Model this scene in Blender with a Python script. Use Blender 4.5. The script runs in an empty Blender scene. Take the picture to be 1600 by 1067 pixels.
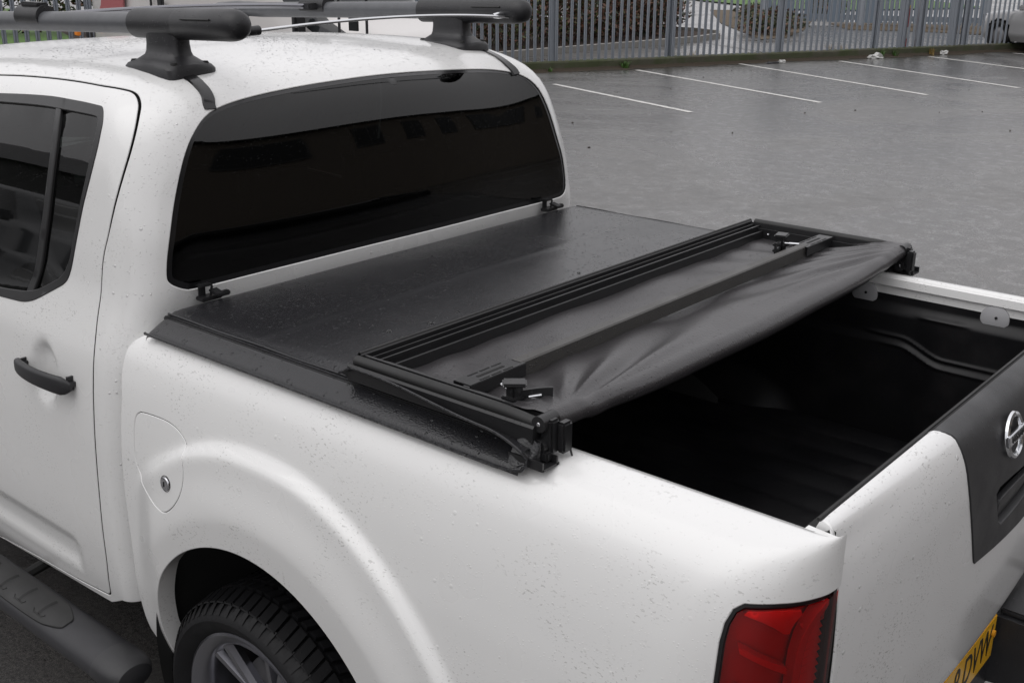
import bpy, bmesh, math, random
import numpy as np
from mathutils import Vector, Matrix
from mathutils.geometry import delaunay_2d_cdt
S=bpy.context.scene; COL=S.collection
R=math.radians; PI=math.pi
random.seed(7); rng=np.random.default_rng(7)
# ------------------------------------------------------------------ camera
cam=bpy.data.objects.new('camera',bpy.data.cameras.new('camera')); COL.objects.link(cam); S.camera=cam
yaw,pit,rol=R(39.9265),R(19.1953),R(.5017)
F_=Vector((-math.sin(yaw)*math.cos(pit),math.cos(yaw)*math.cos(pit),-math.sin(pit)))
Rt=F_.cross(Vector((0,0,1))).normalized(); Up=Rt.cross(F_)
R2=Rt*math.cos(rol)+Up*math.sin(rol); U2=-Rt*math.sin(rol)+Up*math.cos(rol)
M=Matrix((R2,U2,-F_)).transposed().to_4x4(); M.translation=Vector((1.6325,-2.1417,2.0484)); cam.matrix_world=M
cam.data.lens=39.173; cam.data.sensor_width=36; cam.data.clip_start=.05; cam.data.clip_end=600
# ------------------------------------------------------------------ overcast sky
W=bpy.data.worlds.new('World'); S.world=W; W.use_nodes=True; nt=W.node_tree; nt.nodes.clear()
sky=nt.nodes.new('ShaderNodeTexSky'); sky.sky_type='NISHITA'; sky.sun_disc=False
sky.sun_elevation=R(58); sky.sun_rotation=R(200); sky.dust_density=4; sky.air_density=1.0; sky.ozone_density=1
hs=nt.nodes.new('ShaderNodeHueSaturation'); hs.inputs['Saturation'].default_value=.10
mx=nt.nodes.new('ShaderNodeMix'); mx.data_type='RGBA'; mx.inputs['Factor'].default_value=.8
# overcast luminance: (1+2 sin h)/3 of the zenith value
tcw=nt.nodes.new('ShaderNodeTexCoord'); sx=nt.nodes.new('ShaderNodeSeparateXYZ'); nt.links.new(tcw.outputs['Generated'],sx.inputs[0])
cl_=nt.nodes.new('ShaderNodeClamp'); nt.links.new(sx.outputs['Z'],cl_.inputs[0])
ma=nt.nodes.new('ShaderNodeMath'); ma.operation='MULTIPLY_ADD'; nt.links.new(cl_.outputs[0],ma.inputs[0]); ma.inputs[1].default_value=.45; ma.inputs[2].default_value=.55
vs_=nt.nodes.new('ShaderNodeVectorMath'); vs_.operation='SCALE'; vs_.inputs[0].default_value=(14.6,14.4,14.8); nt.links.new(ma.outputs[0],vs_.inputs['Scale']); nt.links.new(vs_.outputs[0],mx.inputs['B'])
bg=nt.nodes.new('ShaderNodeBackground'); bg.inputs['Strength'].default_value=.094
wo=nt.nodes.new('ShaderNodeOutputWorld')
nt.links.new(sky.outputs[0],hs.inputs['Color']); nt.links.new(hs.outputs[0],mx.inputs['A'])
nt.links.new(mx.outputs['Result'],bg.inputs['Color']); nt.links.new(bg.outputs[0],wo.inputs['Surface'])
sl=bpy.data.lights.new('sun','SUN'); sl.energy=.55; sl.angle=R(60); sl.color=(1,.985,.96)
so=bpy.data.objects.new('sun',sl); COL.objects.link(so)
so.rotation_euler=(R(90-58),0,R(180-200))
S.view_settings.view_transform='Standard'; S.view_settings.look='None'; S.view_settings.exposure=0; S.view_settings.gamma=1
S.view_settings.use_curve_mapping=False
S.cycles.max_bounces=8; S.cycles.caustics_reflective=False; S.cycles.caustics_refractive=False; S.cycles.use_denoising=True
# ------------------------------------------------------------------ surfaces (profile tables)
def pch(xs, ys):
    xs=np.array(xs,float); ys=np.array(ys,float); h=np.diff(xs); d=np.diff(ys)/h
    m=np.zeros(len(xs)); m[0]=d[0]; m[-1]=d[-1]
    for i in range(1,len(xs)-1):
        if d[i-1]*d[i]>0:
            a=2*h[i]+h[i-1]; b=h[i]+2*h[i-1]; m[i]=(a+b)/(a/d[i-1]+b/d[i])
    def f(x):
        x=np.clip(np.asarray(x,float),xs[0],xs[-1]); i=np.clip(np.searchsorted(xs,x,side='right')-1,0,len(xs)-2)
        t=(x-xs[i])/h[i]; H=h[i]
        return ((2*t**3-3*t**2+1)*ys[i]+(t**3-2*t**2+t)*H*m[i]+(-2*t**3+3*t**2)*ys[i+1]+(t**3-t**2)*H*m[i+1])
    return f
def sst(a,b,x):
    t=np.clip((x-a)/(b-a),0,1); return t*t*(3-2*t)
# ---- cab
CT=np.array([ # v, z, w, xr, xf, r, rf
(.30,.30,.84,-.67,-2.95,.05,.10),
(.40,.40,.865,-.66,-2.98,.05,.10),(.46,.46,.886,-.645,-3.0,.055,.10),(.55,.55,.898,-.635,-3.0,.06,.10),(.72,.72,.905,-.63,-3.0,.06,.10),(.90,.90,.902,-.625,-3.0,.06,.10),
(1.05,1.05,.892,-.62,-3.0,.065,.12),(1.14,1.14,.880,-.612,-2.98,.075,.14),(1.22,1.22,.866,-.595,-2.95,.095,.18),(1.30,1.30,.851,-.580,-2.85,.115,.2),
(1.40,1.40,.834,-.580,-2.78,.125,.22),(1.50,1.50,.815,-.593,-2.68,.13,.22),(1.60,1.60,.790,-.612,-2.60,.135,.22),(1.66,1.66,.768,-.630,-2.56,.145,.22),
(1.71,1.705,.738,-.655,-2.52,.165,.22),(1.75,1.735,.705,-.690,-2.48,.19,.24),(1.80,1.760,.660,-.74,-2.43,.22,.26),(1.87,1.778,.595,-.81,-2.36,.25,.28),
(1.97,1.790,.495,-.91,-2.25,.27,.28),(2.20,1.803,.27,-1.13,-1.95,.2,.2),(2.46,1.807,.01,-1.45,-1.52,.005,.005)])
cz,cw,cxr,cxf,cr,crf=[pch(CT[:,0],CT[:,k]) for k in range(1,7)]
cA,cB,cD,cAf=.2,1.4,2.1,.2
cSC=cA+cB/2
cS0=-cD-cAf-cB/2          # front centre, near side
cS1=2*cSC-cS0
def dent(d,x,z,cx,c_z,rx,rz,dep):
    q=np.sqrt(((x-cx)/rx)**2+((z-c_z)/rz)**2); return d-dep*(1-sst(.55,1.05,q))
def cab(s,v,off=0.0,feat=True):
    s=np.asarray(s,float); v=np.asarray(v,float)
    far=s>cSC; s=np.where(far,2*cSC-s,s)
    z=cz(v);w=cw(v)-off;xr=cxr(v)-off;xf=cxf(v)+off;r=np.maximum(cr(v)-off,.002);rf=np.maximum(crf(v)-off,.002)
    xs=xr-r; xe=xf+rf
    # side
    t=1+s/cD; xside=xe+(xs-xe)*t
    d=np.zeros_like(z)
    if feat:
        # lower door channel
        dx=sst(-.86,-.90,xside); ch=sst(.605,.585,z)*sst(.50,.545,z); d=d-.011*dx*ch
        d=dent(d,xside,z,-.945,1.045,.066,.086,.023)
    th=np.clip(s/cA,0,1)*np.pi/2; th2=np.clip((-cD-s)/cAf,0,1)*np.pi/2
    q=np.clip((s-cA)/(cB/2),0,1)  # 0 at corner ..1 centre
    qf=np.clip((-cD-cAf-s)/(cB/2),0,1)
    x=np.where(s<=-cD, xe-rf*np.sin(th2), np.where(s<=0,xside, xs+r*np.sin(th)))
    y=np.where(s<=-cD, -(w-rf)-rf*np.cos(th2), np.where(s<=0,-(w+d), -(w-r)-r*np.cos(th)))
    y=np.where(s>cA, -(w-r)*(1-q), y); y=np.where(s<-cD-cAf, -(w-rf)*(1-qf), y)
    bul=.040*(1-(1-q)**2)**2*sst(2.3,1.8,v); x=np.where(s>cA, xr+bul*sst(.9,1.3,v), x)
    x=np.where(s<-cD-cAf, xf-.10*(1-(1-qf)**2)*sst(2.3,1.8,v), x)
    # roof longitudinal crown falls toward the rear
    zz=z
    zz=z-.045*np.clip(-1.1-x,0,None)**1.5*sst(1.45,1.75,v)
    y=np.where(far,-y,y)+.022*sst(1.1,1.3,v)
    return np.stack([x,y,zz],-1)
def cab_s(x,v):   # near side x -> s
    xs=cxr(v)-cr(v); xe=cxf(v)+crf(v); return cD*((x-xe)/(xs-xe)-1)
def cab_ry(y,v):  # rear face y -> s
    return cA+cB/2*(1+y/(cw(v)-cr(v)))
# ---- bed side
BT=np.array([(.30,.30,.815),(.36,.36,.842),(.42,.42,.865),(.5,.50,.886),(.62,.62,.900),(.80,.80,.905),(.92,.92,.901),(1.0,1.0,.893),(1.06,1.06,.884),(1.11,1.11,.872),(1.155,1.155,.856),
(1.185,1.182,.842),(1.21,1.204,.824),(1.235,1.221,.804),(1.26,1.233,.780),(1.285,1.240,.756),(1.31,1.243,.731),(1.322,1.240,.722),(1.34,1.225,.719),(1.38,1.185,.718)])
bz,bw=[pch(BT[:,0],BT[:,k]) for k in(1,2)]
bXR=1.075; bY0=.70; bS0=.80; bSL=.35
ARC=(-.105,.43,.42)
def flare(x,z):
    rho=np.sqrt((x+.075)**2+(z-.425)**2)
    d=.022*sst(.662,.632,rho)*sst(-.57,-.43,x)+.008*sst(.60,.50,rho)-.13*np.clip(.497-rho,0,.1)
    return d*sst(1.10,1.05,z)
def bed(s,v,off=0.0):
    s=np.asarray(s,float); v=np.asarray(v,float)
    z=bz(v); w=bw(v)-off; r=np.maximum(w-bY0,.01); xa=bXR-off-r
    t=(s-bS0)/bSL; L=(xa-bS0)+np.pi/2*r; a=t*L
    straight=a<(xa-bS0)
    th=np.clip((a-(xa-bS0))/r,0,np.pi/2+.2)
    x=np.where(s<bS0,s,np.where(straight,bS0+a,xa+r*np.sin(th)))
    fl=np.where(s<bS0+.05,flare(x,z),0)
    y=np.where((s<bS0)|straight,-(w+fl),-(w-r)-r*np.cos(th))
    y=y-.0*x
    return np.stack([x,y,z],-1)
# ---- tailgate (y, v)
TT=np.array([(.60,.655,1.078),(.64,.67,1.088),(.70,.74,1.096),(.85,.86,1.104),(1.0,1.0,1.106),(1.10,1.10,1.104),(1.16,1.16,1.097),(1.20,1.197,1.087),(1.23,1.221,1.074),(1.255,1.237,1.058),(1.275,1.244,1.042),(1.29,1.245,1.03),(1.30,1.237,1.024),(1.40,1.14,1.022)])
tz,tx=[pch(TT[:,0],TT[:,k]) for k in(1,2)]
def gate(y,v,off=0.0):
    y=np.asarray(y,float); v=np.asarray(v,float)
    x=tx(v)-off-.026*(y/.67)**2*sst(1.29,1.2,v)
    return np.stack([x,y,tz(v)],-1)
# ------------------------------------------------------------------ helpers
def tag(o,label=None,cat=None,group=None,kind=None):
    if label: o['label']=label
    if cat: o['category']=cat
    if group: o['group']=group
    if kind: o['kind']=kind
    return o
def empty(name,loc=(0,0,0),rz=0,**k):
    o=bpy.data.objects.new(name,None); COL.objects.link(o); o.location=loc; o.rotation_euler=(0,0,rz); o.empty_display_size=.2
    return tag(o,**k)
def link(name,me,parent=None,**k):
    o=bpy.data.objects.new(name,me); COL.objects.link(o)
    if parent is not None: o.parent=parent
    return tag(o,**k)
def obj(name,V,Fc,mat,parent=None,smooth=True,mi=None,auto=None,**k):
    me=bpy.data.meshes.new(name); me.from_pydata([tuple(map(float,v)) for v in V],[],[tuple(int(i) for i in f) for f in Fc])
    for m in (mat if isinstance(mat,(list,tuple)) else [mat]): me.materials.append(m)
    if mi is not None: me.polygons.foreach_set('material_index',np.array(mi,dtype=np.int32))
    me.polygons.foreach_set('use_smooth',np.full(len(me.polygons),smooth)); me.update()
    if auto: me.set_sharp_from_angle(angle=R(auto))
    return link(name,me,parent,**k)
class MB:
    def __init__(s): s.V=[]; s.F=[]; s.mi=[]
    def add(s,V,Fc,mi=0):
        o=len(s.V); s.V+= [tuple(v) for v in V]; s.F+=[tuple(i+o for i in f) for f in Fc]; s.mi+=[mi]*len(Fc); return s
    def box(s,c,d,rz=0,b=0,M=None,mi=0):
        bm=bmesh.new(); bmesh.ops.create_cube(bm,size=1)
        for v in bm.verts: v.co=Vector((v.co.x*d[0],v.co.y*d[1],v.co.z*d[2]))
        if b: bmesh.ops.bevel(bm,geom=bm.edges[:],offset=b,segments=2,affect='EDGES',clamp_overlap=True)
        T=Matrix.Translation(c)@Matrix.Rotation(rz,4,'Z')@(M or Matrix())
        bm.transform(T); bm.verts.index_update()
        s.add([tuple(v.co) for v in bm.verts],[[v.index for v in f.verts] for f in bm.faces],mi); bm.free(); return s
    def tube(s,P,r,n=12,cap=True,mi=0,dome=False):
        P=[Vector(p) for p in P]; rs=r if isinstance(r,(list,tuple)) else [r]*len(P)
        rings=[]; ref=None
        for i,p in enumerate(P):
            t=(P[min(i+1,len(P)-1)]-P[max(i-1,0)]).normalized()
            if ref is None: ref=t.orthogonal().normalized()
            a=(ref-t*ref.dot(t)).normalized(); b=t.cross(a); ref=a
            rings.append([p+(a*math.cos(2*PI*k/n)+b*math.sin(2*PI*k/n))*rs[i] for k in range(n)])
        V=[tuple(q) for g in rings for q in g]; Fc=[]
        for i in range(len(P)-1):
            for k in range(n): Fc.append((i*n+k,i*n+(k+1)%n,(i+1)*n+(k+1)%n,(i+1)*n+k))
        if cap: Fc.append(tuple(range(n))[::-1]); Fc.append(tuple((len(P)-1)*n+k for k in range(n)))
        return s.add(V,Fc,mi)
    def lathe(s,prof,c,axis='Y',n=48,mi=0,M=None):  # prof: (r, a) along axis
        V=[];Fc=[];m=len(prof)
        for i in range(n):
            th=2*PI*i/n; 
            for r,a in prof:
                q={'Y':(r*math.cos(th),a,r*math.sin(th)),'Z':(r*math.cos(th),r*math.sin(th),a),'X':(a,r*math.cos(th),r*math.sin(th))}[axis]
                q=Vector(q)
                if M: q=M@q
                V.append(tuple(q+Vector(c)))
        for i in range(n):
            j=(i+1)%n
            for k in range(m-1): Fc.append((i*m+k,j*m+k,j*m+k+1,i*m+k+1))
        return s.add(V,Fc,mi)
    def build(s,name,mat,parent=None,smooth=True,auto=35,**k):
        return obj(name,s.V,s.F,mat,parent,smooth,s.mi,auto,**k)
def grid(fn,us,vs):  # fn vectorised (u,v)->xyz
    A,B=np.meshgrid(us,vs,indexing='ij'); P=fn(A,B).reshape(-1,3); n,m=len(us),len(vs)
    Fc=[(i*m+j,(i+1)*m+j,(i+1)*m+j+1,i*m+j+1) for i in range(n-1) for j in range(m-1)]
    return P,Fc
def dense(poly,h):
    out=[]; n=len(poly)
    for i in range(n):
        a=np.array(poly[i],float); b=np.array(poly[(i+1)%n],float); k=max(1,int(math.ceil(np.linalg.norm(b-a)/h)))
        for j in range(k): out.append(a+(b-a)*j/k)
    return np.array(out)
def chaikin(poly,it=2,keep=()):
    P=[np.array(p,float) for p in poly]
    for _ in range(it):
        Q=[]; n=len(P)
        for i in range(n):
            a,b=P[i],P[(i+1)%n]; Q+= [a*.75+b*.25,a*.25+b*.75]
        P=Q
    return np.array(P)
def rpoly(pts,rad,n=6):   # rounded polygon, rad per corner
    out=[];N=len(pts); rad=rad if isinstance(rad,(list,tuple)) else [rad]*N
    for i in range(N):
        p=np.array(pts[i],float);a=np.array(pts[i-1],float)-p;b=np.array(pts[(i+1)%N],float)-p
        la,lb=np.linalg.norm(a),np.linalg.norm(b); r=min(rad[i],la*.48,lb*.48)
        if r<1e-5: out.append(p); continue
        A=p+a/la*r;B=p+b/lb*r
        for k in range(n+1):
            t=k/n; out.append((1-t)**2*A+2*t*(1-t)*p+t*t*B)
    return np.array(out)
def inpoly(P,poly):
    x,y=P[:,0],P[:,1]; c=np.zeros(len(P),bool); n=len(poly); j=n-1
    for i in range(n):
        xi,yi=poly[i];xj,yj=poly[j]
        m=((yi>y)!=(yj>y)); 
        if yi!=yj: c^= m&(x<(xj-xi)*(y-yi)/(yj-yi)+xi)
        j=i
    return c
def offset(poly,d):   # + = outward for CCW
    P=np.array(poly,float); n=len(P); A=.5*sum(P[i-1][0]*P[i][1]-P[i][0]*P[i-1][1] for i in range(n))
    e=np.roll(P,-1,0)-np.roll(P,1,0); e/=np.linalg.norm(e,axis=1)[:,None]+1e-9
    nn=np.stack([e[:,1],-e[:,0]],1)*(1 if A>0 else -1)
    return P+nn*d
def normal(fn,P,e=1.5e-3):
    a=fn(P[:,0]-e,P[:,1]);b=fn(P[:,0]+e,P[:,1]);c=fn(P[:,0],P[:,1]-e);d=fn(P[:,0],P[:,1]+e)
    n=np.cross(b-a,d-c); return n/(np.linalg.norm(n,axis=1)[:,None]+1e-12)
def panel(name,fn,outer,holes,mat,parent,h=.02,hu=None,fold=.015,bev=.0016,flip=False,edge=None,foldmat=None,nofold=None,**k):
    hu=hu or h; loops=[dense(outer,h)]+[dense(q,h) for q in holes]
    pts=[];edges=[];o=0
    for L in loops:
        pts.append(L); edges+=[(o+i,o+(i+1)%len(L)) for i in range(len(L))]; o+=len(L)
    B=np.concatenate(pts)
    mn,mxx=loops[0].min(0),loops[0].max(0)
    gx,gy=np.meshgrid(np.arange(mn[0]+hu/2,mxx[0],hu),np.arange(mn[1]+h/2,mxx[1],h)); G=np.stack([gx.ravel(),gy.ravel()],1)
    G=G[inpoly(G,loops[0])]
    keep=np.ones(len(G),bool)
    for c in range(0,len(G),4000):
        g=G[c:c+4000]; d=((g[:,None,:]-B[None])**2).sum(-1).min(1); keep[c:c+4000]=d>(.45*h)**2
    G=G[keep]
    for q in loops[1:]: G=G[~inpoly(G,q)]
    allp=np.concatenate([B,G])
    r=delaunay_2d_cdt([Vector(p) for p in allp],edges,[],0,1e-7,False)
    V2=np.array([tuple(v) for v in r[0]]); T=np.array([f for f in r[2] if len(f)==3])
    c=V2[T].mean(1); m=inpoly(c,loops[0])
    for q in loops[1:]: m&=~inpoly(c,q)
    T=T[m]; P=fn(V2[:,0],V2[:,1])
    V=[tuple(p) for p in P]; Fc=[tuple(t[::-1]) if flip else tuple(t) for t in T]; mi=[0]*len(Fc)
    if fold:
        for li,L in enumerate(loops):
            A=.5*np.sum(np.roll(L[:,0],1)*L[:,1]-L[:,0]*np.roll(L[:,1],1)); N=normal(fn,L); N=-N if flip else N
            P0=fn(L[:,0],L[:,1]); e=np.roll(P0,-1,0)-np.roll(P0,1,0); e/=np.linalg.norm(e,axis=1)[:,None]+1e-9
            out=np.cross(e,N)*(1 if A>0 else -1)*(1 if li==0 else -1)*(-1 if flip else 1)
            rows=[P0,P0+out*bev*.7-N*bev*.3,P0+out*bev-N*bev,P0+out*bev-N*fold]
            o=len(V); n=len(L)
            for q in rows: V+=[tuple(p) for p in q]
            for a in range(3):
                for i in range(n):
                    j=(i+1)%n
                    if nofold and (nofold(L[i]) or nofold(L[j])): continue
                    f=(o+a*n+i,o+(a+1)*n+i,o+(a+1)*n+j,o+a*n+j)
                    if (A>0)!=(li==0): f=f[::-1]
                    if flip: f=f[::-1]
                    Fc.append(f); mi.append(1 if (foldmat and a==2) else 0)
    return obj(name,V,Fc,[mat,foldmat] if foldmat else mat,parent,True,mi,50,**k)
def text_mesh(name,txt,size,ext,mat,parent,M,align='CENTER',sx=1.0,**k):
    cu=bpy.data.curves.new(name,'FONT'); cu.body=txt; cu.size=size; cu.extrude=ext; cu.align_x=align; cu.align_y='CENTER'
    t=bpy.data.objects.new(name+'_tmp',cu); COL.objects.link(t); dg=bpy.context.evaluated_depsgraph_get()
    me=bpy.data.meshes.new_from_object(t.evaluated_get(dg)); bpy.data.objects.remove(t)
    me.transform(M@Matrix.Diagonal((sx,1,1,1))); me.materials.clear(); me.materials.append(mat)
    return link(name,me,parent,**k)
# ------------------------------------------------------------------ materials
def mat(name,base=(.5,.5,.5),rough=.5,metal=0,coat=0,coat_r=.05,spec=.5,**k):
    m=bpy.data.materials.new(name); m.use_nodes=True; b=m.node_tree.nodes['Principled BSDF']
    b.inputs['Base Color'].default_value=(*base,1); b.inputs['Roughness'].default_value=rough; b.inputs['Metallic'].default_value=metal
    b.inputs['Coat Weight'].default_value=coat; b.inputs['Coat Roughness'].default_value=coat_r; b.inputs['Specular IOR Level'].default_value=spec
    return m
class N:
    def __init__(s,m): s.t=m.node_tree; s.b=s.t.nodes['Principled BSDF']; s.tc=s.t.nodes.new('ShaderNodeTexCoord')
    def co(s,scale=(1,1,1),rot=(0,0,0)):
        mp=s.t.nodes.new('ShaderNodeMapping'); mp.inputs['Scale'].default_value=scale; mp.inputs['Rotation'].default_value=rot
        s.t.links.new(s.tc.outputs['Object'],mp.inputs['Vector']); return mp.outputs[0]
    def noise(s,scale,detail=4,rough=.55,co=None,dist=0):
        n=s.t.nodes.new('ShaderNodeTexNoise'); n.inputs['Scale'].default_value=scale; n.inputs['Detail'].default_value=detail
        n.inputs['Roughness'].default_value=rough; n.inputs['Distortion'].default_value=dist
        s.t.links.new(co or s.co(),n.inputs['Vector']); return n.outputs['Fac']
    def vor(s,scale,co=None,rand=1,out='Distance'):
        n=s.t.nodes.new('ShaderNodeTexVoronoi'); n.inputs['Scale'].default_value=scale; n.inputs['Randomness'].default_value=rand
        s.t.links.new(co or s.co(),n.inputs['Vector']); return n.outputs[out]
    def ramp(s,x,stops):
        r=s.t.nodes.new('ShaderNodeValToRGB'); e=r.color_ramp.elements
        while len(e)<len(stops): e.new(.5)
        for q,(p,c) in zip(e,stops):
            q.position=p; q.color=(c,c,c,1) if isinstance(c,(int,float)) else (*c,1)
        s.t.links.new(x,r.inputs[0]); return r.outputs[0]
    def mul(s,a,b,op='MULTIPLY'):
        m=s.t.nodes.new('ShaderNodeMath'); m.operation=op
        for i,q in enumerate((a,b)):
            if isinstance(q,(int,float)): m.inputs[i].default_value=q
            else: s.t.links.new(q,m.inputs[i])
        return m.outputs[0]
    def mix(s,f,a,b):
        m=s.t.nodes.new('ShaderNodeMix'); m.data_type='RGBA'
        if isinstance(f,(int,float)): m.inputs['Factor'].default_value=f
        else: s.t.links.new(f,m.inputs['Factor'])
        for n_,q in (('A',a),('B',b)):
            if isinstance(q,tuple): m.inputs[n_].default_value=(*q,1)
            else: s.t.links.new(q,m.inputs[n_])
        return m.outputs['Result']
    def bump(s,hgt,st=.3,dist=.01,prev=None):
        b=s.t.nodes.new('ShaderNodeBump'); b.inputs['Strength'].default_value=st; b.inputs['Distance'].default_value=dist
        s.t.links.new(hgt,b.inputs['Height'])
        if prev: s.t.links.new(prev,b.inputs['Normal'])
        return b.outputs[0]
    def set(s,inp,x): s.t.links.new(x,s.b.inputs[inp])
def beads(q,scale,dens=.55,co=None):
    """small water beads: rounded voronoi cells, only some cells wet"""
    d=q.vor(scale,co); 
    n=q.t.nodes.new('ShaderNodeTexVoronoi'); n.inputs['Scale'].default_value=scale; q.t.links.new(co or q.co(),n.inputs['Vector'])
    col=q.t.nodes.new('ShaderNodeSeparateColor'); q.t.links.new(n.outputs['Color'],col.inputs[0])
    on=q.ramp(col.outputs[0],[(0,0),(dens,0),(dens+.02,1)])
    sz=q.mul(q.mul(col.outputs[1],.26),.10,'ADD')
    t=q.mul(d,sz,'DIVIDE'); hgt=q.ramp(t,[(0,1),(.6,.75),(1,0)])
    return q.mul(hgt,on)
MT={}
def paint(name,base,dirt=.5,bead=.35):
    m=mat(name,base,.40,coat=.8,coat_r=.12); q=N(m)
    # grime specks: elongated marks in clusters
    c1=q.co((125,125,270)); sp=q.noise(1.0,2,.5,c1); cl=q.noise(4.5,3,.6)
    a=q.ramp(sp,[(0,0),(.62,0),(.66,1)]); b=q.ramp(cl,[(0,0),(.50,0),(.60,1)])
    s2=q.ramp(q.noise(210,2,.5),[(0,0),(.755,0),(.80,1)])
    f=q.mul(q.mul(a,b),.75*dirt); f2=q.mul(s2,.35*dirt); f=q.mul(f,f2,'MAXIMUM')
    film=q.ramp(q.noise(1.7,5,.6),[(0.25,.0),(.8,.13*dirt)])
    c=q.mix(film,base,(.42,.40,.37)); c=q.mix(f,c,(.16,.15,.13)); q.set('Base Color',c)
    h=beads(q,175,.55); h2=beads(q,75,.93)
    hh=q.mul(h,q.mul(h2,1.6),'ADD'); q.set('Normal',q.bump(hh,bead,.0015)); 
    q.set('Roughness',q.ramp(cl,[(.3,.24),(.7,.38)]))
    return m
MT['paint']=paint('white_paint',(.80,.80,.79))
MT['roofpaint']=paint('wet_white_paint',(.80,.80,.79),.25,.8)
MT['gatepaint']=paint('rain_beaded_white_paint',(.79,.79,.785),.7,.9)
MT['black_inner']=mat('black_inner',(.008,.008,.008),.8)
def plastic(name,base,r0,r1,bead=.3,fine=.25,sc=900):
    m=mat(name,base,r0); q=N(m); q.set('Roughness',q.ramp(q.noise(9,4),[(.3,r0),(.7,r1)]))
    n1=q.bump(q.noise(sc,2),fine,.0006); q.set('Normal',q.bump(beads(q,150,.6),bead,.0015,n1)); 
    q.set('Base Color',q.mix(q.noise(30,5),tuple(b*.8 for b in base),tuple(b*1.25 for b in base)))
    return m
MT['plastic']=plastic('textured_black_plastic',(.022,.022,.024),.36,.52)
MT['trim']=plastic('satin_black_trim',(.02,.02,.021),.3,.42,.12)
MT['barplastic']=plastic('grey_black_moulding',(.016,.016,.018),.38,.5,.8)
MT['gloss']=mat('gloss_black',(.012,.012,.013),.18)
MT['rubber']=plastic('rubber',(.012,.012,.012),.45,.65,.1,.3,600)
def vinyl(name,base,r0,r1,bd,bs,streak=False):
    m=mat(name,base,r0,spec=.5); q=N(m)
    big=q.noise(2.2,5,.6); rg=q.ramp(big,[(.3,r0),(.7,r1)]); q.set('Roughness',rg)
    c=q.mix(q.noise(14,6,.6),tuple(b*.78 for b in base),tuple(b*1.3 for b in base)); q.set('Base Color',c)
    n=q.bump(q.vor(260),.4,.0010); n=q.bump(q.noise(120,3),.3,.001,n)
    n=q.bump(q.noise(3.5,3,.5),.3,.012,n)
    n=q.bump(beads(q,bs,bd),.9,.002,n); q.set('Normal',n); return m
MT['vinyl']=vinyl('black_leather_grain_vinyl',(.016,.016,.018),.20,.33,.45,80)
MT['vinylback']=vinyl('vinyl_underside',(.036,.034,.036),.26,.38,.72,120)
MT['alu']=plastic('black_anodised_aluminium',(.014,.014,.015),.28,.4,.4)
MT['bow']=plastic('wet_bow_aluminium',(.055,.053,.05),.4,.55,.9)
MT['chrome']=mat('chrome',(.75,.76,.78),.12,1)
MT['steel']=mat('steel_bolt',(.6,.6,.62),.25,1)
MT['tubegrey']=plastic('grey_tube',(.085,.088,.095),.35,.45,.5)
MT['stepmetal']=plastic('grey_step_tube',(.022,.022,.025),.42,.55,.2)
def liner():
    m=mat('bed_liner_plastic',(.005,.005,.006),.45,spec=.35); q=N(m)
    q.set('Base Color',q.mix(q.ramp(q.noise(6,6,.7),[(.5,0),(.75,1)]),(.004,.004,.005),(.014,.013,.014)))
    q.set('Roughness',q.ramp(q.noise(4,4),[(.3,.36),(.75,.65)])); q.set('Normal',q.bump(q.noise(500,2),.3,.0008)); return m
MT['liner']=liner()
def glass(name,tint,rough=.025):
    m=bpy.data.materials.new(name); m.use_nodes=True; t=m.node_tree; t.nodes.clear()
    o=t.nodes.new('ShaderNodeOutputMaterial'); tr=t.nodes.new('ShaderNodeBsdfTransparent'); tr.inputs[0].default_value=(*tint,1)
    g=t.nodes.new('ShaderNodeBsdfGlossy'); g.inputs['Roughness'].default_value=rough; fr=t.nodes.new('ShaderNodeFresnel'); fr.inputs[0].default_value=1.58
    mxs=t.nodes.new('ShaderNodeMixShader'); t.links.new(fr.outputs[0],mxs.inputs[0]); t.links.new(tr.outputs[0],mxs.inputs[1]); t.links.new(g.outputs[0],mxs.inputs[2])
    tc=t.nodes.new('ShaderNodeTexCoord'); v=t.nodes.new('ShaderNodeTexVoronoi'); v.inputs['Scale'].default_value=120; t.links.new(tc.outputs['Object'],v.inputs['Vector'])
    rp=t.nodes.new('ShaderNodeValToRGB'); rp.color_ramp.elements[0].color=(1,1,1,1); rp.color_ramp.elements[1].position=.13; rp.color_ramp.elements[1].color=(0,0,0,1)
    t.links.new(v.outputs['Distance'],rp.inputs[0]); b=t.nodes.new('ShaderNodeBump'); b.inputs['Strength'].default_value=.35; b.inputs['Distance'].default_value=.0012
    t.links.new(rp.outputs[0],b.inputs['Height']); t.links.new(b.outputs[0],g.inputs['Normal']); t.links.new(mxs.outputs[0],o.inputs['Surface'])
    return m
MT['glass']=glass('privacy_glass',(.035,.04,.037)); MT['sideglass']=glass('tinted_side_glass',(.09,.10,.095)); MT['clear']=glass('clear_glass',(.7,.75,.74))
def drop():
    m=mat('water',(1,1,1),.02); b=m.node_tree.nodes['Principled BSDF']; b.inputs['Transmission Weight'].default_value=1; b.inputs['IOR'].default_value=1.33; return m
MT['water']=drop()
MT['redlens']=mat('red_lens',(.98,.04,.045),.08,coat=1,coat_r=.02); b_=MT['redlens'].node_tree.nodes['Principled BSDF']
MT['reddark']=mat('dark_red_reflector',(.50,.010,.016),.28,coat=.6)
MT['seatfab']=mat('seat_fabric',(.05,.05,.055),.9)
MT['yellow']=mat('yellow_plate',(.78,.42,.012),.35,coat=.4)
MT['plateblack']=mat('plate_black',(.01,.01,.01),.4)
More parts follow.
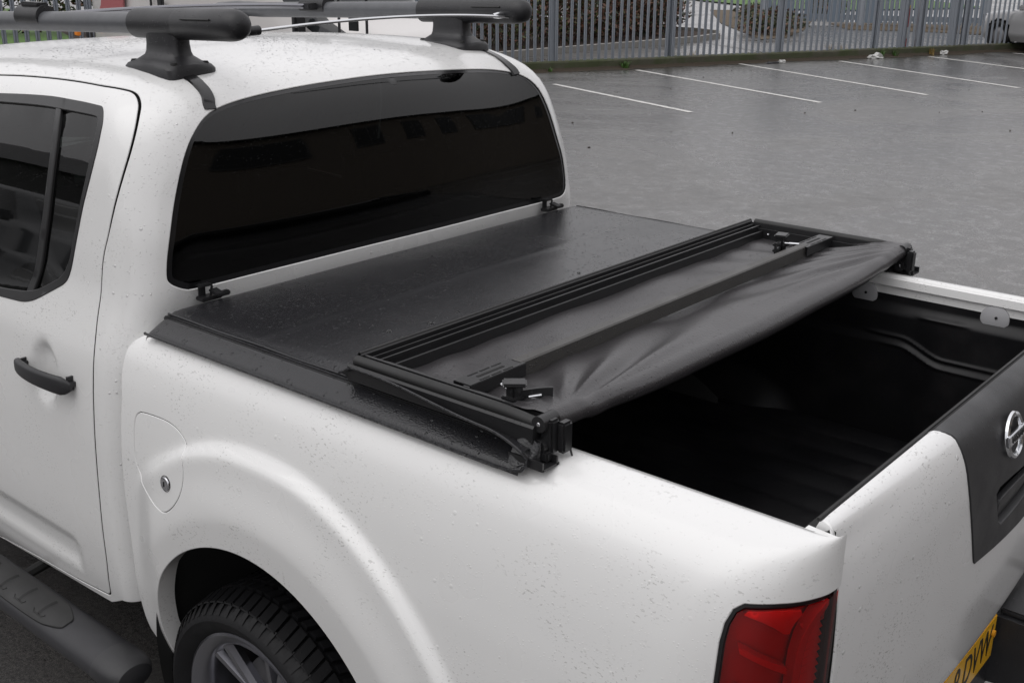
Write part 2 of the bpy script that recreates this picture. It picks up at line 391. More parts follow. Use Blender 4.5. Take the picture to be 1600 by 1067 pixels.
# ------------------------------------------------------------------ ground
def asphalt(name,base,puddle=True):
    m=mat(name,(base,)*3,.3); q=N(m)
    agg=q.noise(260,2,.6); big=q.noise(.30,6,.68,None,.8); mid=q.noise(2.6,5,.65)
    c=q.mix(q.ramp(agg,[(.35,0),(.65,1)]),(base*.34,base*.33,base*.33),(base*1.9,base*1.78,base*1.66)); c=q.mix(q.ramp(q.noise(75,3,.7),[(.40,0),(.62,.75)]),c,(base*.30,)*3); c=q.mix(q.ramp(mid,[(.35,0),(.7,.5)]),c,(base*.5,)*3)
    c=q.mix(q.ramp(q.noise(28,3,.5),[(.70,0),(.74,.8)]),c,(.015,.013,.012)); q.set('Base Color',c)
    pud=q.ramp(big,[(.40,0),(.56,1)]) if puddle else None
    r=q.ramp(mid,[(.25,.32),(.75,.46)])
    if puddle: r=q.mix(pud,r,(.20,.20,.20))
    q.set('Roughness',r); q.b.inputs['Specular IOR Level'].default_value=.62
    n=q.bump(agg,.45,.004); n=q.bump(q.vor(70),.25,.004,n); n=q.bump(q.noise(1.1,3),.12,.02,n); q.set('Normal',n)
    q.set('Coat Weight',q.mul(q.ramp(big,[(.42,.85),(.60,1.0)]),q.ramp(q.mul(q.noise(38,5,.75),q.noise(7,4,.7),'ADD'),[(.80,1.0),(1.16,.30)]))); q.set('Coat Roughness',q.ramp(big,[(.40,.32),(.58,.11)]))
    w=q.bump(q.noise(5,4,.6),.16,.010); 
    w=q.bump(q.noise(60,3,.6),.25,.003,w); w=q.bump(q.noise(22,5,.75),.22,.008,w); w=q.bump(q.noise(170,2,.6),.35,.003,w); q.set('Coat Normal',w)
    return m
ASP=asphalt('wet_asphalt',.105)
us=np.linspace(-60,60,61)
P,Fc=grid(lambda a,b:np.stack([a*3.5,b*3.5,0*a],-1),us,us)
obj('car_park_asphalt',P,Fc,ASP,kind='structure')
# fence line frame
FA=np.array([-11.32,14.41]); FD=np.array([.3825,.924]); FN=np.array([-.924,.3825])   # FN points beyond the fence
def fl(s,n=0.0,z=0.0): p=FA+FD*s+FN*n; return Vector((p[0],p[1],z))
frz=math.atan2(FD[1],FD[0])
white=mat('worn_white_line',(.62,.61,.58),.4); q=N(white)
q.set('Base Color',q.mix(q.ramp(q.noise(35,5,.7),[(.52,0),(.66,.75)]),(.66,.65,.62),(.10,.10,.10)))
LN=[((-9.98,12.76),(-6.46,11.33)),((-10.33,15.73),(-5.62,13.59)),((-9.74,18.34),(-4.82,15.67)),((-8.39,20.30),(-4.07,17.75)),((-7.45,22.75),(-2.9,20.1)),((-6.4,25.1),(-1.9,22.4)),((-11.6,10.3),(-7.2,8.6))]
for a,b in LN:
    a=np.array(a);b=np.array(b);d=(b-a);L=np.linalg.norm(d);d/=L;n=np.array([-d[1],d[0]])
    V=[];K=40
    for i in range(K+1):
        t=i/K*L; j=.004*math.sin(i*2.1+a[0])
        for sgn in(-1,1): p=a+d*t+n*(sgn*.048+j+random.uniform(-.004,.004)); V.append((p[0],p[1],.004))
    obj('parking_line',V,[(2*i,2*i+2,2*i+3,2*i+1) for i in range(K)],white,kind='structure')
# mossy concrete kerb under the fence
conc=mat('mossy_concrete',(.2,.19,.15),.8); q=N(conc)
c=q.mix(q.noise(5,6,.7),(.035,.036,.022),(.11,.105,.075)); c=q.mix(q.ramp(q.noise(1.5,5,.7),[(.45,0),(.6,.8)]),c,(.045,.060,.018)); q.set('Base Color',c); q.set('Normal',q.bump(q.noise(40,5),.6,.01))
mb=MB(); L0,L1=-20,22; K=160
V=[]; 
for i in range(K+1):
    s=L0+(L1-L0)*i/K
    for n,z in ((0,-.05),(0.0,.15),(.02,.175),(.16,.18),(.2,.16),(.2,-.05)):
        V.append(tuple(fl(s,n+random.uniform(-.006,.006),z+random.uniform(-.005,.005))))
Fc=[(i*6+k,i*6+k+1,(i+1)*6+k+1,(i+1)*6+k) for i in range(K) for k in range(5)]
kerb=obj('fence_kerb',V,Fc,conc,smooth=False,kind='structure')
# leaf litter and dirt strip along the kerb foot
dirt=mat('kerb_dirt',(.03,.024,.016),.9); q=N(dirt); q.set('Base Color',q.mix(q.noise(30,6,.7),(.012,.010,.008),(.07,.05,.03)))
V=[];K=220
for i in range(K+1):
    s=L0+(L1-L0)*i/K; V+= [tuple(fl(s,.0,.05)),tuple(fl(s,-.05,.012)),tuple(fl(s,-.08-.22*abs(math.sin(s*1.7)+.6*math.sin(s*5.3))*random.uniform(.5,1),.003))]
obj('kerb_dirt',V,[(i*3+k,i*3+k+1,(i+1)*3+k+1,(i+1)*3+k) for i in range(K) for k in range(2)],dirt,kind='structure')
# ------------------------------------------------------------------ palisade fence
galv=mat('galvanised_steel',(.30,.33,.37),.45,.35); q=N(galv)
q.set('Base Color',q.mix(q.noise(3,5,.7,q.co((1,1,.3))),(.24,.265,.30),(.40,.43,.475))); q.set('Roughness',q.ramp(q.noise(20,4),[(.3,.4),(.7,.65)]))
fence=empty('palisade_fence',fl(0),0,label='grey galvanised steel palisade fence on a mossy concrete kerb',cat='fence')
def fparent(o): o.parent=fence; o.matrix_parent_inverse=Matrix.Translation(-fl(0)); return o
# pale: W profile, split triple point top
prof=[(-.034,.0),(-.030,.004),(-.017,-.010),(0,.012),(.017,-.010),(.030,.004),(.034,.0)]
V=[];H=2.25
for z in (.0,H-.1): V+=[(x,y,z) for x,y in prof]
V+=[(x,y,H+(.0 if abs(x)>.02 else -.06) ) for x,y in prof]
m_=7; Fc=[(r*m_+k,r*m_+k+1,(r+1)*m_+k+1,(r+1)*m_+k) for r in range(2) for k in range(6)]
V+=[(x,y+.003,z) for x,y,z in V]; o_=21; Fc+=[tuple(i+o_ for i in f[::-1]) for f in Fc]
pme=None; npale=0
s=-19.5
while s<19.5:
    if pme is None:
        o=obj('pale',V,Fc,galv,smooth=False); pme=o.data
    else: o=link('pale',pme)
    o.parent=fence; o.location=Vector((FD[0]*s,FD[1]*s,.165))+Vector((FN[0],FN[1],0))*.05; o.rotation_euler=(random.uniform(-.006,.006),random.uniform(-.012,.012),frz+random.uniform(-.06,.06))
    s+=.152+random.uniform(-.004,.004); npale+=1
POST=[.06+2.67*k for k in range(-6,7)]
mb=MB(); mb.box((0,0,1.25),(.102,.10,2.5)); 
pm=None
for s in POST:
    if pm is None: 
        b=MB(); b.box((0,-.045,1.25),(.10,.008,2.5)).box((0,.045,1.25),(.10,.008,2.5)).box((0,0,1.25),(.008,.082,2.5)); o=b.build('post',galv,fence,False); pm=o.data
    else: o=link('post',pm,fence)
    o.location=(FD[0]*s+FN[0]*.13,FD[1]*s+FN[1]*.13,0); o.rotation_euler=(0,0,frz)
for z in (1.85,2.12):
    o=MB().box((0,0,z),(39,.05,.045)).build('rail',galv,fence,False); o.location=(FN[0]*.09,FN[1]*.09,0); o.rotation_euler=(0,0,frz)
# ------------------------------------------------------------------ the pickup truck
truck=empty('pickup_truck',(0,0,0),label='white double cab pickup truck with open load bed and black folding cover',cat='pickup truck')
PW,PR,PG=MT['paint'],MT['roofpaint'],MT['gatepaint']
def A(*p): return np.array(p,float)
# --- outlines in (s,v)
DOOR=np.concatenate([rpoly([(-1.03,.40),(-.68,.4066),(-.43,.4415),(-.19,.4646),(-.057,.482),(-.042,.60),(-.037,.75),(-.036,.91),(-.030,1.135),(-.050,1.25),(-.036,1.37),(.004,1.45),(.037,1.536),(.062,1.61),(.074,1.66),(.0755,1.715),(.066,1.742),(.030,1.751),(-.17,1.755),(-.60,1.751),(-1.0,1.742),(-1.02,1.2)],
     [.0,.0,.05,.1,.015,.05,.05,.1,.06,.06,.06,.06,.06,.03,.03,.02,.02,.03,.1,.1,.02,.1])])
WOUT=rpoly([(-.97,1.688),(-.85,1.6927),(-.5313,1.7024),(-.3231,1.7081),(-.119,1.7064),(-.012,1.703),(-.0165,1.6694),(-.0682,1.5831),(-.1452,1.4447),(-.1838,1.316),(-.205,1.2793),(-.3545,1.200),(-.4981,1.1908),(-.97,1.170)],[.02,.05,.05,.05,.05,.035,.02,.05,.05,.05,.04,.05,.05,.02])
WIN=rpoly([(-.93,1.668),(-.82,1.6737),(-.3576,1.6827),(-.0931,1.6810),(-.042,1.679),(-.0519,1.6500),(-.095,1.575),(-.160,1.44),(-.192,1.3303),(-.226,1.289),(-.3467,1.2280),(-.5091,1.2089),(-.93,1.192)],[.02,.05,.05,.03,.03,.02,.05,.05,.05,.03,.05,.05,.02])
RW=chaikin([(.1526,1.3354),(.163,1.3125),(.2062,1.2931),(.2342,1.2841),(.4917,1.2925),(.7908,1.3005),(1.1764,1.2962),(1.5649,1.2839),(1.61,1.295),(1.638,1.326),(1.641,1.40),(1.632,1.4845),(1.628,1.586),(1.622,1.653),(1.60,1.695),(1.55,1.710),(1.4646,1.7254),(1.2561,1.739),(.9101,1.7513),(.6096,1.7405),(.4357,1.7275),(.3258,1.715),(.2571,1.7011),(.219,1.685),(.1952,1.6424),(.1799,1.5896),(.1643,1.5071),(.1515,1.4088)],2)
# front door (near) and windscreen
FDOOR=rpoly([(-1.95,.40),(-1.045,.40),(-1.035,1.2),(-1.015,1.742),(-1.55,1.735),(-1.93,1.30),(-1.97,1.0)],[.03,.03,.1,.02,.06,.05,.1])
FWIN=rpoly([(-1.06,1.20),(-1.04,1.69),(-1.53,1.69),(-1.85,1.30),(-1.87,1.22)],.03)
WS=rpoly([(cS0,1.22),(-2.28,1.24),(-2.24,1.66),(cS0,1.70)],[0,.06,.06,0])
def mirp(poly): return np.array([(2*cSC-a,b) for a,b in poly])[::-1]
SB=[(cS0,.36),(-1.6,.375),(-1.0,.392),(-.60,.405),(-.30,.435),(-.06,.455),(0.0,.49),(cA,.50)]
outer=SB+[(2*cSC-a,b) for a,b in SB[::-1]]+[(cS1,2.455),(cS0,2.455)]
RW2=[tuple(p) for p in RW]
holes=[offset(DOOR,.0085),offset(FDOOR,.0085),RW,mirp(offset(DOOR,.0085)),mirp(offset(FDOOR,.0085)),WS,mirp(WS)]
panel('cab_body',cab,outer,holes,PR,truck,h=.024,fold=.022,bev=.002,foldmat=MT['black_inner'])
# added black inner shell, its colour stands for shade in the seams
inn=[offset(WOUT,.01),offset(FWIN,.02),offset(RW,.035),mirp(offset(WOUT,.01)),mirp(offset(FWIN,.02)),WS,mirp(WS)]
o_=panel('seam_shade_shell',lambda s,v:cab(s,v,.030,False),outer,inn,MT['black_inner'],truck,h=.05,fold=0)
def door(poly,hole,name,mir=False,lower=True):
    P_=mirp(poly) if mir else poly; H_=mirp(hole) if mir else hole
    return panel(name,cab,P_,[H_],PW,truck,h=.014,fold=.018,bev=.0018,foldmat=MT['black_inner'])
rd=door(DOOR,WOUT,'rear_door'); fd=door(FDOOR,offset(FWIN,.02),'front_door'); door(DOOR,WOUT,'rear_door',True); door(FDOOR,offset(FWIN,.02),'front_door',True)
tag(rd,'white rear door with black handle and black framed window')
panel('window_trim',lambda s,v:cab(s,v,-.002,False),offset(WOUT,-.0005),[WIN],MT['trim'],rd,h=.02,fold=.010,bev=.002)
panel('window_pane',lambda s,v:cab(s,v,.007,False),offset(WIN,.004),[],MT['sideglass'],rd,h=.05,fold=0)
dv=rpoly([(-.3063,1.686),(-.281,1.686),(-.350,1.222),(-.377,1.212)],.002)
panel('window_divider',lambda s,v:cab(s,v,-.001,False),dv,[],MT['trim'],rd,h=.02,fold=.01,bev=.003)
for mr in (False,True):
    w=FWIN if not mr else mirp(FWIN)
    panel('window_pane',lambda s,v:cab(s,v,.007,False),offset(w,.015),[],MT['sideglass'],truck,h=.08,fold=0)
w=mirp(WIN); panel('window_pane',lambda s,v:cab(s,v,.007,False),offset(w,.02),[],MT['sideglass'],truck,h=.08,fold=0)
for w in (WS,mirp(WS)): panel('windscreen',lambda s,v:cab(s,v,.006,False),offset(w,.01),[],MT['clear'],truck,h=.08,fold=0)
# rear window: dark rubber edge, glass
panel('rear_window_seal',lambda s,v:cab(s,v,.004,False),offset(RW,.004),[offset(RW,-.016)],MT['gloss'],truck,h=.02,fold=0)
panel('rear_window',lambda s,v:cab(s,v,.0045,False),offset(RW,-.014),[],MT['glass'],truck,h=.03,fold=0)
# roof ditch mouldings at both rear roof corners
def strip(pts,w,lift,name,mat_,parent,mir=False):
    P=np.array(pts,float); t=np.linspace(0,len(P)-1,40); q=np.stack([np.interp(t,np.arange(len(P)),P[:,k]) for k in (0,1)],1)
    c=cab(q[:,0],q[:,1]); n=normal(cab,q); 
    tg=np.gradient(c,axis=0); tg/=np.linalg.norm(tg,axis=1)[:,None]; sd=np.cross(n,tg)
    if mir: c=c*A(1,-1,1)+A(0,.044,0); n=n*A(1,-1,1); sd=sd*A(1,-1,1)
    ww=np.interp(np.linspace(0,1,40),[0,.12,1],[.2,1,1])[:,None]*w/2
    rows=[c-sd*ww-n*.002,c-sd*ww*.85+n*lift,c+sd*ww*.85+n*lift,c+sd*ww-n*.002]; V=np.concatenate(rows); m=40
    Fc=[(r*m+i,(r+1)*m+i,(r+1)*m+i+1,r*m+i+1) for r in range(3) for i in range(m-1)]+[(m-1,2*m-1,3*m-1,4*m-1)]
    return obj(name,V,Fc,mat_,parent,True,None,30)
dt=[(.112,1.845),(.116,1.828),(.1206,1.8115),(.1348,1.800),(.152,1.780),(.1652,1.762),(.182,1.742),(.2005,1.7205),(.214,1.706),(.228,1.694)]
strip(dt,.034,.004,'roof_moulding',MT['gloss'],truck); strip(dt,.034,.004,'roof_moulding',MT['gloss'],truck,True)
# --- door handle with cup (cup is in the panel)
def handle(parent,sgn=1):
    b=MB(); pts=[];rad=[]
    xs=np.linspace(-1.045,-.79,22)
    V=[];n=14
    for i,x in enumerate(xs):
        t=i/(len(xs)-1); e=min(1,min(t,1-t)/.07)**.5 if 0<t<1 else .35
        y=-.905-.030*math.sin(PI*min(1,max(0,t)))**.6; zc=1.053+.006*(1-(2*t-1)**2)-.004*t; hz=(.019+.005*t)*max(.35,e); hy=.010*max(.4,e)
        for k in range(n):
            a=2*PI*k/n; V.append((x,y+hy*math.copysign(abs(math.cos(a))**.7,math.cos(a)),zc+hz*math.copysign(abs(math.sin(a))**.6,math.sin(a))))
    Fc=[(i*n+k,i*n+(k+1)%n,(i+1)*n+(k+1)%n,(i+1)*n+k) for i in range(len(xs)-1) for k in range(n)]+[tuple(range(n))[::-1],tuple((len(xs)-1)*n+k for k in range(n))]
    b.add(V,Fc); b.box((-1.032,-.898,1.053),(.022,.040,.026),b=.008); b.box((-.806,-.898,1.054),(.030,.040,.036),b=.012)
    return b.build('door_handle',MT['plastic'],parent)
handle(rd)
# --- interior seen through the glass
sb=MB(); sb.box((-1.15,0,.95),(.16,1.35,.62),b=.05).box((-1.40,0,.68),(.5,1.35,.16),b=.05); sb.build('rear_seat',MT['seatfab'],truck)
for y in (-.42,0,.42): MB().box((-1.13,y,1.36),(.10,.26,.19),b=.04).build('headrest',MT['seatfab'],truck)
for y in (-.38,.38): 
    f_=MB().box((-2.0,y,.98),(.16,.50,.72),b=.06).build('front_seat',MT['seatfab'],truck)
    MB().box((-1.98,y,1.44),(.10,.26,.20),b=.04).build('headrest',MT['seatfab'],f_)
MB().box((-2.75,0,1.08),(.45,1.5,.16),b=.05).build('dashboard',MT['black_inner'],truck)
# --- bonnet, wings, front
nose=MB()
ft=[(-2.96,.86,1.20),(-3.3,.86,1.15),(-3.7,.85,1.10),(-3.95,.82,1.02),(-4.08,.74,.86),(-4.12,.70,.62),(-4.08,.70,.42)]
def ring(x,w,zt): return [(x,-w*.96,.42),(x,-w-.03,.6),(x,-w-.03,zt-.22),(x,-w,zt-.08),(x,-w*.88,zt-.01),(x,-w*.4,zt+.03),(x,w*.4,zt+.03),(x,w*.88,zt-.01),(x,w,zt-.08),(x,w+.03,zt-.22),(x,w+.03,.6),(x,w*.96,.42)]
V=[];
for x,w,zt in ft: V+=ring(x,w,max(zt,.66))
n=12; Fc=[(i*n+k,(i+1)*n+k,(i+1)*n+k+1,i*n+k+1) for i in range(len(ft)-1) for k in range(n-1)]+[tuple((len(ft)-1)*n+k for k in range(n))]
nose.add(V,[f[::-1] for f in Fc]); nose.build('bonnet',PW,truck)
MB().box((-4.12,0,.52),(.14,1.7,.26),b=.05).build('front_bumper',MT['plastic'],truck)
# chassis block keeps light out from below
ch=MB(); ch.box((-2.3,0,.52),(3.2,1.55,.16)); ch.box((.2,0,.55),(1.4,.9,.2)); ch.build('chassis',MT['black_inner'],truck)
# --- bed sides
ac=A(ARC[0],ARC[1]); ar=ARC[2]
FUEL=chaikin([(-.5445,1.030),(-.530,1.049),(-.505,1.054),(-.43,1.0585),(-.385,1.053),(-.350,1.036),(-.332,1.010),(-.322,.975),(-.328,.930),(-.352,.892),(-.385,.864),(-.41,.860),(-.455,.872),(-.515,.898),(-.538,.925),(-.5445,.965)],2)
LAMP=rpoly([(.950,.62),(.9555,.90),(.9625,1.02),(.968,1.105),(.985,1.145),(1.05,1.1430),(1.10,1.1345),(1.165,1.1405),(1.165,.62)],[.0,.05,.05,.03,.025,.05,.04,.0,0])
arch=[tuple(ac+ar*A(math.cos(t),math.sin(t))) for t in np.linspace(PI+.13,-.05,70)]
arch[-1]=(ac[0]+ar,.415)
LF=[(-.515,.385),(-.545,.395),(-.575,.412),(-.593,.445),(-.594,.5534),(-.596,.75),(-.5995,.9446),(-.601,1.0681),(-.6135,1.12),(-.616,1.1515),(-.614,1.178),(-.602,1.198),(-.585,1.212),(-.565,1.224),(-.55,1.24),(-.548,1.38)]
def bedouter(rear): return [(x,v) for x,v in arch][:1]+[]+[]
outl=LF[::-1]+arch+[(.60,.44),(.95,.60),(1.152,.60)]+[(1.150,.66),(1.150,1.312),(1.112,1.316),(1.108,1.38)]
outl=np.array(outl,float)
def bside(far):
    fn=(lambda s,v:bed(s,v)*A(1,-1,1)) if far else bed
    hl=[offset(LAMP,.002)] if not far else []
    out=outl.copy()
    lampcut=LAMP
    # lamp occupies the rear corner: cut it out of the outline
    o2=[tuple(p) for p in outl if not (p[0]>.9 and p[1]<1.2)]
    i=[k for k,p in enumerate(o2) if p==(.60,.44)][0]
    lam=[(.90,.58),(.940,.58),(.945,.90),(.9525,1.02),(.9548,1.092),(.959,1.122),(.969,1.1455),(.984,1.1565),(1.035,1.1585),(1.085,1.1575),(1.12,1.1555),(1.150,1.1565)]
    o2=o2[:i+1]+lam+o2[i+1:]
    return panel('bed_side',fn,o2,[offset(FUEL,.0045)] if not far else [],PW,truck,h=.011,fold=.045,bev=.002,flip=far,nofold=lambda p:p[1]>1.24)
bs=bside(False); bside(True)
fdoor=panel('fuel_flap',bed,FUEL,[],PW,truck,h=.012,fold=.02,bev=.0014,foldmat=MT['black_inner'])
# lock on the flap
def frame_at(fn,a,b):
    p=fn(A(a),A(b))[0]; n=normal(fn,np.array([[a,b]]))[0]; n=Vector(n); z=Vector((0,0,1)); x=z.cross(n).normalized(); y=n.cross(x)
    m=Matrix((x,y,n)).transposed().to_4x4(); m.translation=Vector(p); return m
Mx=frame_at(bed,-.3875,.9303)
lk=MB(); lk.lathe([(0,.005),(.011,.005),(.0145,.004),(.0165,.001),(.0165,-.004)],(0,0,0),'Z',28); lk.V=[tuple(Mx@Vector(v)) for v in lk.V]; lk=lk.build('lock',MT['steel'],fdoor)
lk2=MB(); lk2.lathe([(.0165,-.002),(.0185,.0015),(.0205,-.002)],(0,0,0),'Z',28).box((0,0,.0052),(.003,.012,.002)); lk2.V=[tuple(Mx@Vector(v)) for v in lk2.V]; lk2.build('lock_ring',MT['gloss'],fdoor)
# black sheet added close behind the skin, darkens the fuel flap gap
P,Fc=grid(lambda a,b:bed(a,b,.0045),np.linspace(-.575,-.30,40),np.linspace(.84,1.08,40)); obj('flap_gap_shade',P,Fc,MT['black_inner'],truck)
# --- wheel-arch liner + front closing panel of bed
V=[];Fc=[];n=40
for y in (-.90,-.60):
    for t in np.linspace(PI+.3,-.3,n): V.append((ac[0]+(ar+.012)*math.cos(t),y,ac[1]+(ar+.012)*math.sin(t)))
Fc=[(i,i+1,n+i+1,n+i) for i in range(n-1)]; V.append((ac[0],-.60,.3)); Fc+=[(n+i,n+i+1,2*n) for i in range(n-1)]
obj('arch_liner',V,Fc,MT['black_inner'],truck); obj('arch_liner',[(x,-y,z) for x,y,z in V],[f[::-1] for f in Fc],MT['black_inner'],truck)
MB().box((-.575,0,.84),(.012,1.60,.66)).build('bed_front_wall',PW,truck)
for sg in (-1,1):
    V=[(1.015,.722,1.2365),(1.060,.722,1.2345),(1.062,.7010,1.2335),(1.015,.7010,1.2365)]; V=[(x,sg*y,z) for x,y,z in V]+[(x,sg*y,1.10) for x,y,z in V]
    obj('rail_corner',V,[(0,1,2,3),(0,4,5,1),(1,5,6,2),(2,6,7,3),(3,7,4,0)],PW,truck,False)
# --- bed liner tub
LX0,LX1,LZ0=-.555,1.012,.79
def ridge_h(x): return 1.046+.040*(1-sst(.61,.735,x))
def wall(far):
    sg=1 if far else -1
    def fn(x,z):
        x=np.asarray(x,float);z=np.asarray(z,float)
        y=.714-.016*sst(1.175,1.14,z)
        d=z-ridge_h(x); y=y-.005*np.exp(-(d/.005)**2)*sst(.50,.56,x)-.004*np.exp(-((d+.022)/.005)**2)*sst(.52,.60,x)-.010*sst(.0,-.03,d)
        y=y-.006*np.exp(-((z-1.150)/.006)**2)*sst(.64,.68,x)*sst(.80,.76,x)
        rr=(x+.10)/.46; tub=np.sqrt(np.clip(1-rr**2,0,1))*.13+.80
        y=y-.06*sst(0,.12,tub-z)*sst(1.05,.7,np.abs(rr))
        return np.stack([x,sg*y,z],-1)
    P,Fc=grid(fn,np.linspace(LX0,LX1,180),np.linspace(LZ0,1.192,190)); 
    if far: Fc=[f[::-1] for f in Fc]
    return P,[f[::-1] for f in Fc]
lb=MB()
for far in (0,1): P,Fc=wall(far); lb.add(P,Fc)
def floor(x,y):
    r=.010*(.5+.5*np.cos(y*2*PI/.11))**.35*sst(LX0,LX0+.08,x)*sst(LX1,LX1-.05,x); return np.stack([x,y,LZ0+r],-1)
P,Fc=grid(floor,np.linspace(LX0,LX1,30),np.linspace(-.70,.70,180)); lb.add(P,Fc)
def fw(y,z): return np.stack([LX0+.012*np.cos(y*2*PI/.28)**2*sst(1.19,1.1,z),y,z],-1)
P,Fc=grid(fw,np.linspace(-.70,.70,80),np.linspace(LZ0,1.20,12)); lb.add(P,Fc)
def bw_(y,z): return np.stack([LX1-.008*(np.cos(y*2*PI/.25)>0)*sst(1.14,1.10,z),y,z],-1)
P,Fc=grid(bw_,np.linspace(-.70,.70,80),np.linspace(LZ0,1.205,14)); lb.add(P,[f[::-1] for f in Fc])
lb.build('bed_liner',MT['liner'],truck)
# white tie-down covers on the inner walls
def disc(x,y,z,r):
    sg=-1 if y>0 else 1
    d=MB(); d.lathe([(0,.006),(r*.85,.006),(r,.003),(r,-.01)],(0,0,0),'Z',36); m=Matrix.Rotation(PI/2*(1 if y>0 else -1),4,'X'); m.translation=Vector((x,y,z)); d.V=[tuple(m@Vector(v)) for v in d.V]
    o=d.build('tie_down_cover',mat('grey_white',(.40,.40,.41),.45) if 'covergrey' not in MT else MT['covergrey'],truck); MT['covergrey']=o.data.materials[0]  # one even grey for the covers
    h=MB(); h.lathe([(0,.0075),(.0038,.0075),(.0038,.0)],(0,0,0),'Z',12); h.V=[tuple(m@Vector((v[0]+.004,v[1]-.004*sg,v[2]))) for v in h.V]; h.build('screw_hole',MT['black_inner'],o)
for x in (.497,.842): disc(x,.7165,1.181,.036)
# step along the inside of the rail lip (pressed ledge)
for sg in (1,-1):
    V=[];
    for x in (-.54,1.03):
        V+=[(x,sg*.7175,1.238),(x,sg*.712,1.236),(x,sg*.709,1.216),(x,sg*.7175,1.214)]
    obj('rail_ledge',V,[(0,1,5,4),(1,2,6,5),(2,3,7,6)] ,PW,truck,False)
# --- tailgate
GL=.695
CAP=np.array([(-.246,1.345),(-.2429,1.2915),(-.232,1.27),(-.2175,1.249),(-.2190,1.2225),(-.213,1.165),(-.202,1.1146),(-.168,1.04),(-.1355,.9694),(-.122,.945),(-.0999,.9429),(.0336,.925),(.2173,.9089),(.30,.925),(.335,.9694),(.37,1.04),(.40,1.11),(.418,1.2225),(.42,1.249),(.44,1.2915),(.445,1.345)])
gate_o=rpoly([(-GL,.555),(GL,.555),(GL,1.23),(GL-.01,1.30),(GL-.01,1.40),(-GL+.01,1.40),(-GL+.01,1.30),(-GL,1.23)],0)
capo=np.array([tuple(p) for p in CAP]); 
g=panel('tailgate',gate,gate_o,[chaikin(offset(capo,.0015),1)],PG,truck,h=.014,hu=.02,fold=.03,bev=.003,foldmat=MT['black_inner'])
tag(g,'white tailgate beaded with rain and a black centre trim')
MB().box((1.008,0,.95),(.03,1.385,.52)).build('tailgate_core',MT['black_inner'],truck)
HND=np.array([(-.054,1.079),(-.034,1.037),(.001,.976),(.06,.972),(.1774,.975),(.23,.99),(.245,1.06),(.2,1.064),(.132,1.067),(.04,1.075)])
capf=lambda y,v: gate(y,v,-.004+.012*0)
cp=panel('tailgate_trim',lambda y,v:gate(y,v,-.0025),chaikin(offset(capo,-.001),1),[chaikin(HND,1)],MT['plastic'],g,h=.012,fold=.022,bev=.003)
P,Fc=grid(lambda y,v:gate(y,v,.026),np.linspace(-.10,.28,16),np.linspace(.93,1.12,10)); obj('handle_recess',P,Fc,MT['black_inner'],g)
hd=chaikin([(-.012,1.032),(.010,.985),(.06,.980),(.17,.983),(.22,.993),(.226,1.028),(.12,1.034),(.03,1.036)],1)
panel('tailgate_handle',lambda y,v:gate(y,v,.012-.010*sst(.98,1.02,v)),hd,[],MT['plastic'],g,h=.01,fold=.012,bev=.002)
vv=np.concatenate([np.linspace(1.10,1.40,26)]); P=gate(np.full(26,-GL+.001),vv); obj('tailgate_end',[tuple(p) for p in P],[tuple(range(26))],PG,g,False)
# inner rubber lip of the tailgate
MB().tube([(1.0225,y,1.2425) for y in np.linspace(-.685,.685,20)],.0028,8).build('tailgate_seal',MT['rubber'],g)
# emblem: ring + bar with lettering
Me=frame_at(gate,.022,1.168); Me.translation+=Vector((Me[0][2],Me[1][2],Me[2][2]))*.006
em=MB(); em.lathe([(.0355,0),(.0365,.005),(.0405,.0075),(.0455,.005),(.047,0)],(0,0,0),'Z',48)
em.V=[tuple(Me@Vector((v[0]*1.05,v[1],v[2]))) for v in em.V]; em=em.build('emblem_ring',MT['chrome'],g)
bb=MB().box((0,0,.006),(.108,.022,.008),b=.002); bb.V=[tuple(Me@Vector(v)) for v in bb.V]; bb=bb.build('emblem_bar',MT['chrome'],g)
text_mesh('emblem_lettering','NISSAN',.0195,.0008,MT['plateblack'],g,Me@Matrix.Translation((0,0,.0105)),sx=1.12)
# --- tail lamp (wraps round the corner)
LO=np.array([(.9415,.62),(.9465,.90),(.9540,1.02),(.9563,1.091),(.9605,1.120),(.970,1.143),(.985,1.1535),(1.035,1.1555),(1.085,1.1545),(1.12,1.1525),(1.148,1.1535),(1.148,.62)])
LOi=offset(LO,-.007); LOi[-2:,0]=1.138; LOi[-1,1]=.63; LOi[0,1]=.63
tl=panel('tail_lamp',lambda s,v:bed(s,v,.004),LO,[LOi],MT['gloss'],truck,h=.012,fold=.012,bev=.003); tag(tl,'red tail lamp in the rear corner of the bed')
back=lambda s,v:bed(s,v,.034)
# reflector bowl behind lens
panel('reflector',back,offset(LO,-.004),[],MT['reddark'],tl,h=.012,fold=0)
lens=glass('clear_red_lens',(.95,.07,.06),.03)
panel('lens',lambda s,v:bed(s,v,-.001+.004*sst(1.142,1.12,v)*0),offset(LO,-.0065),[],lens,tl,h=.012,fold=0)
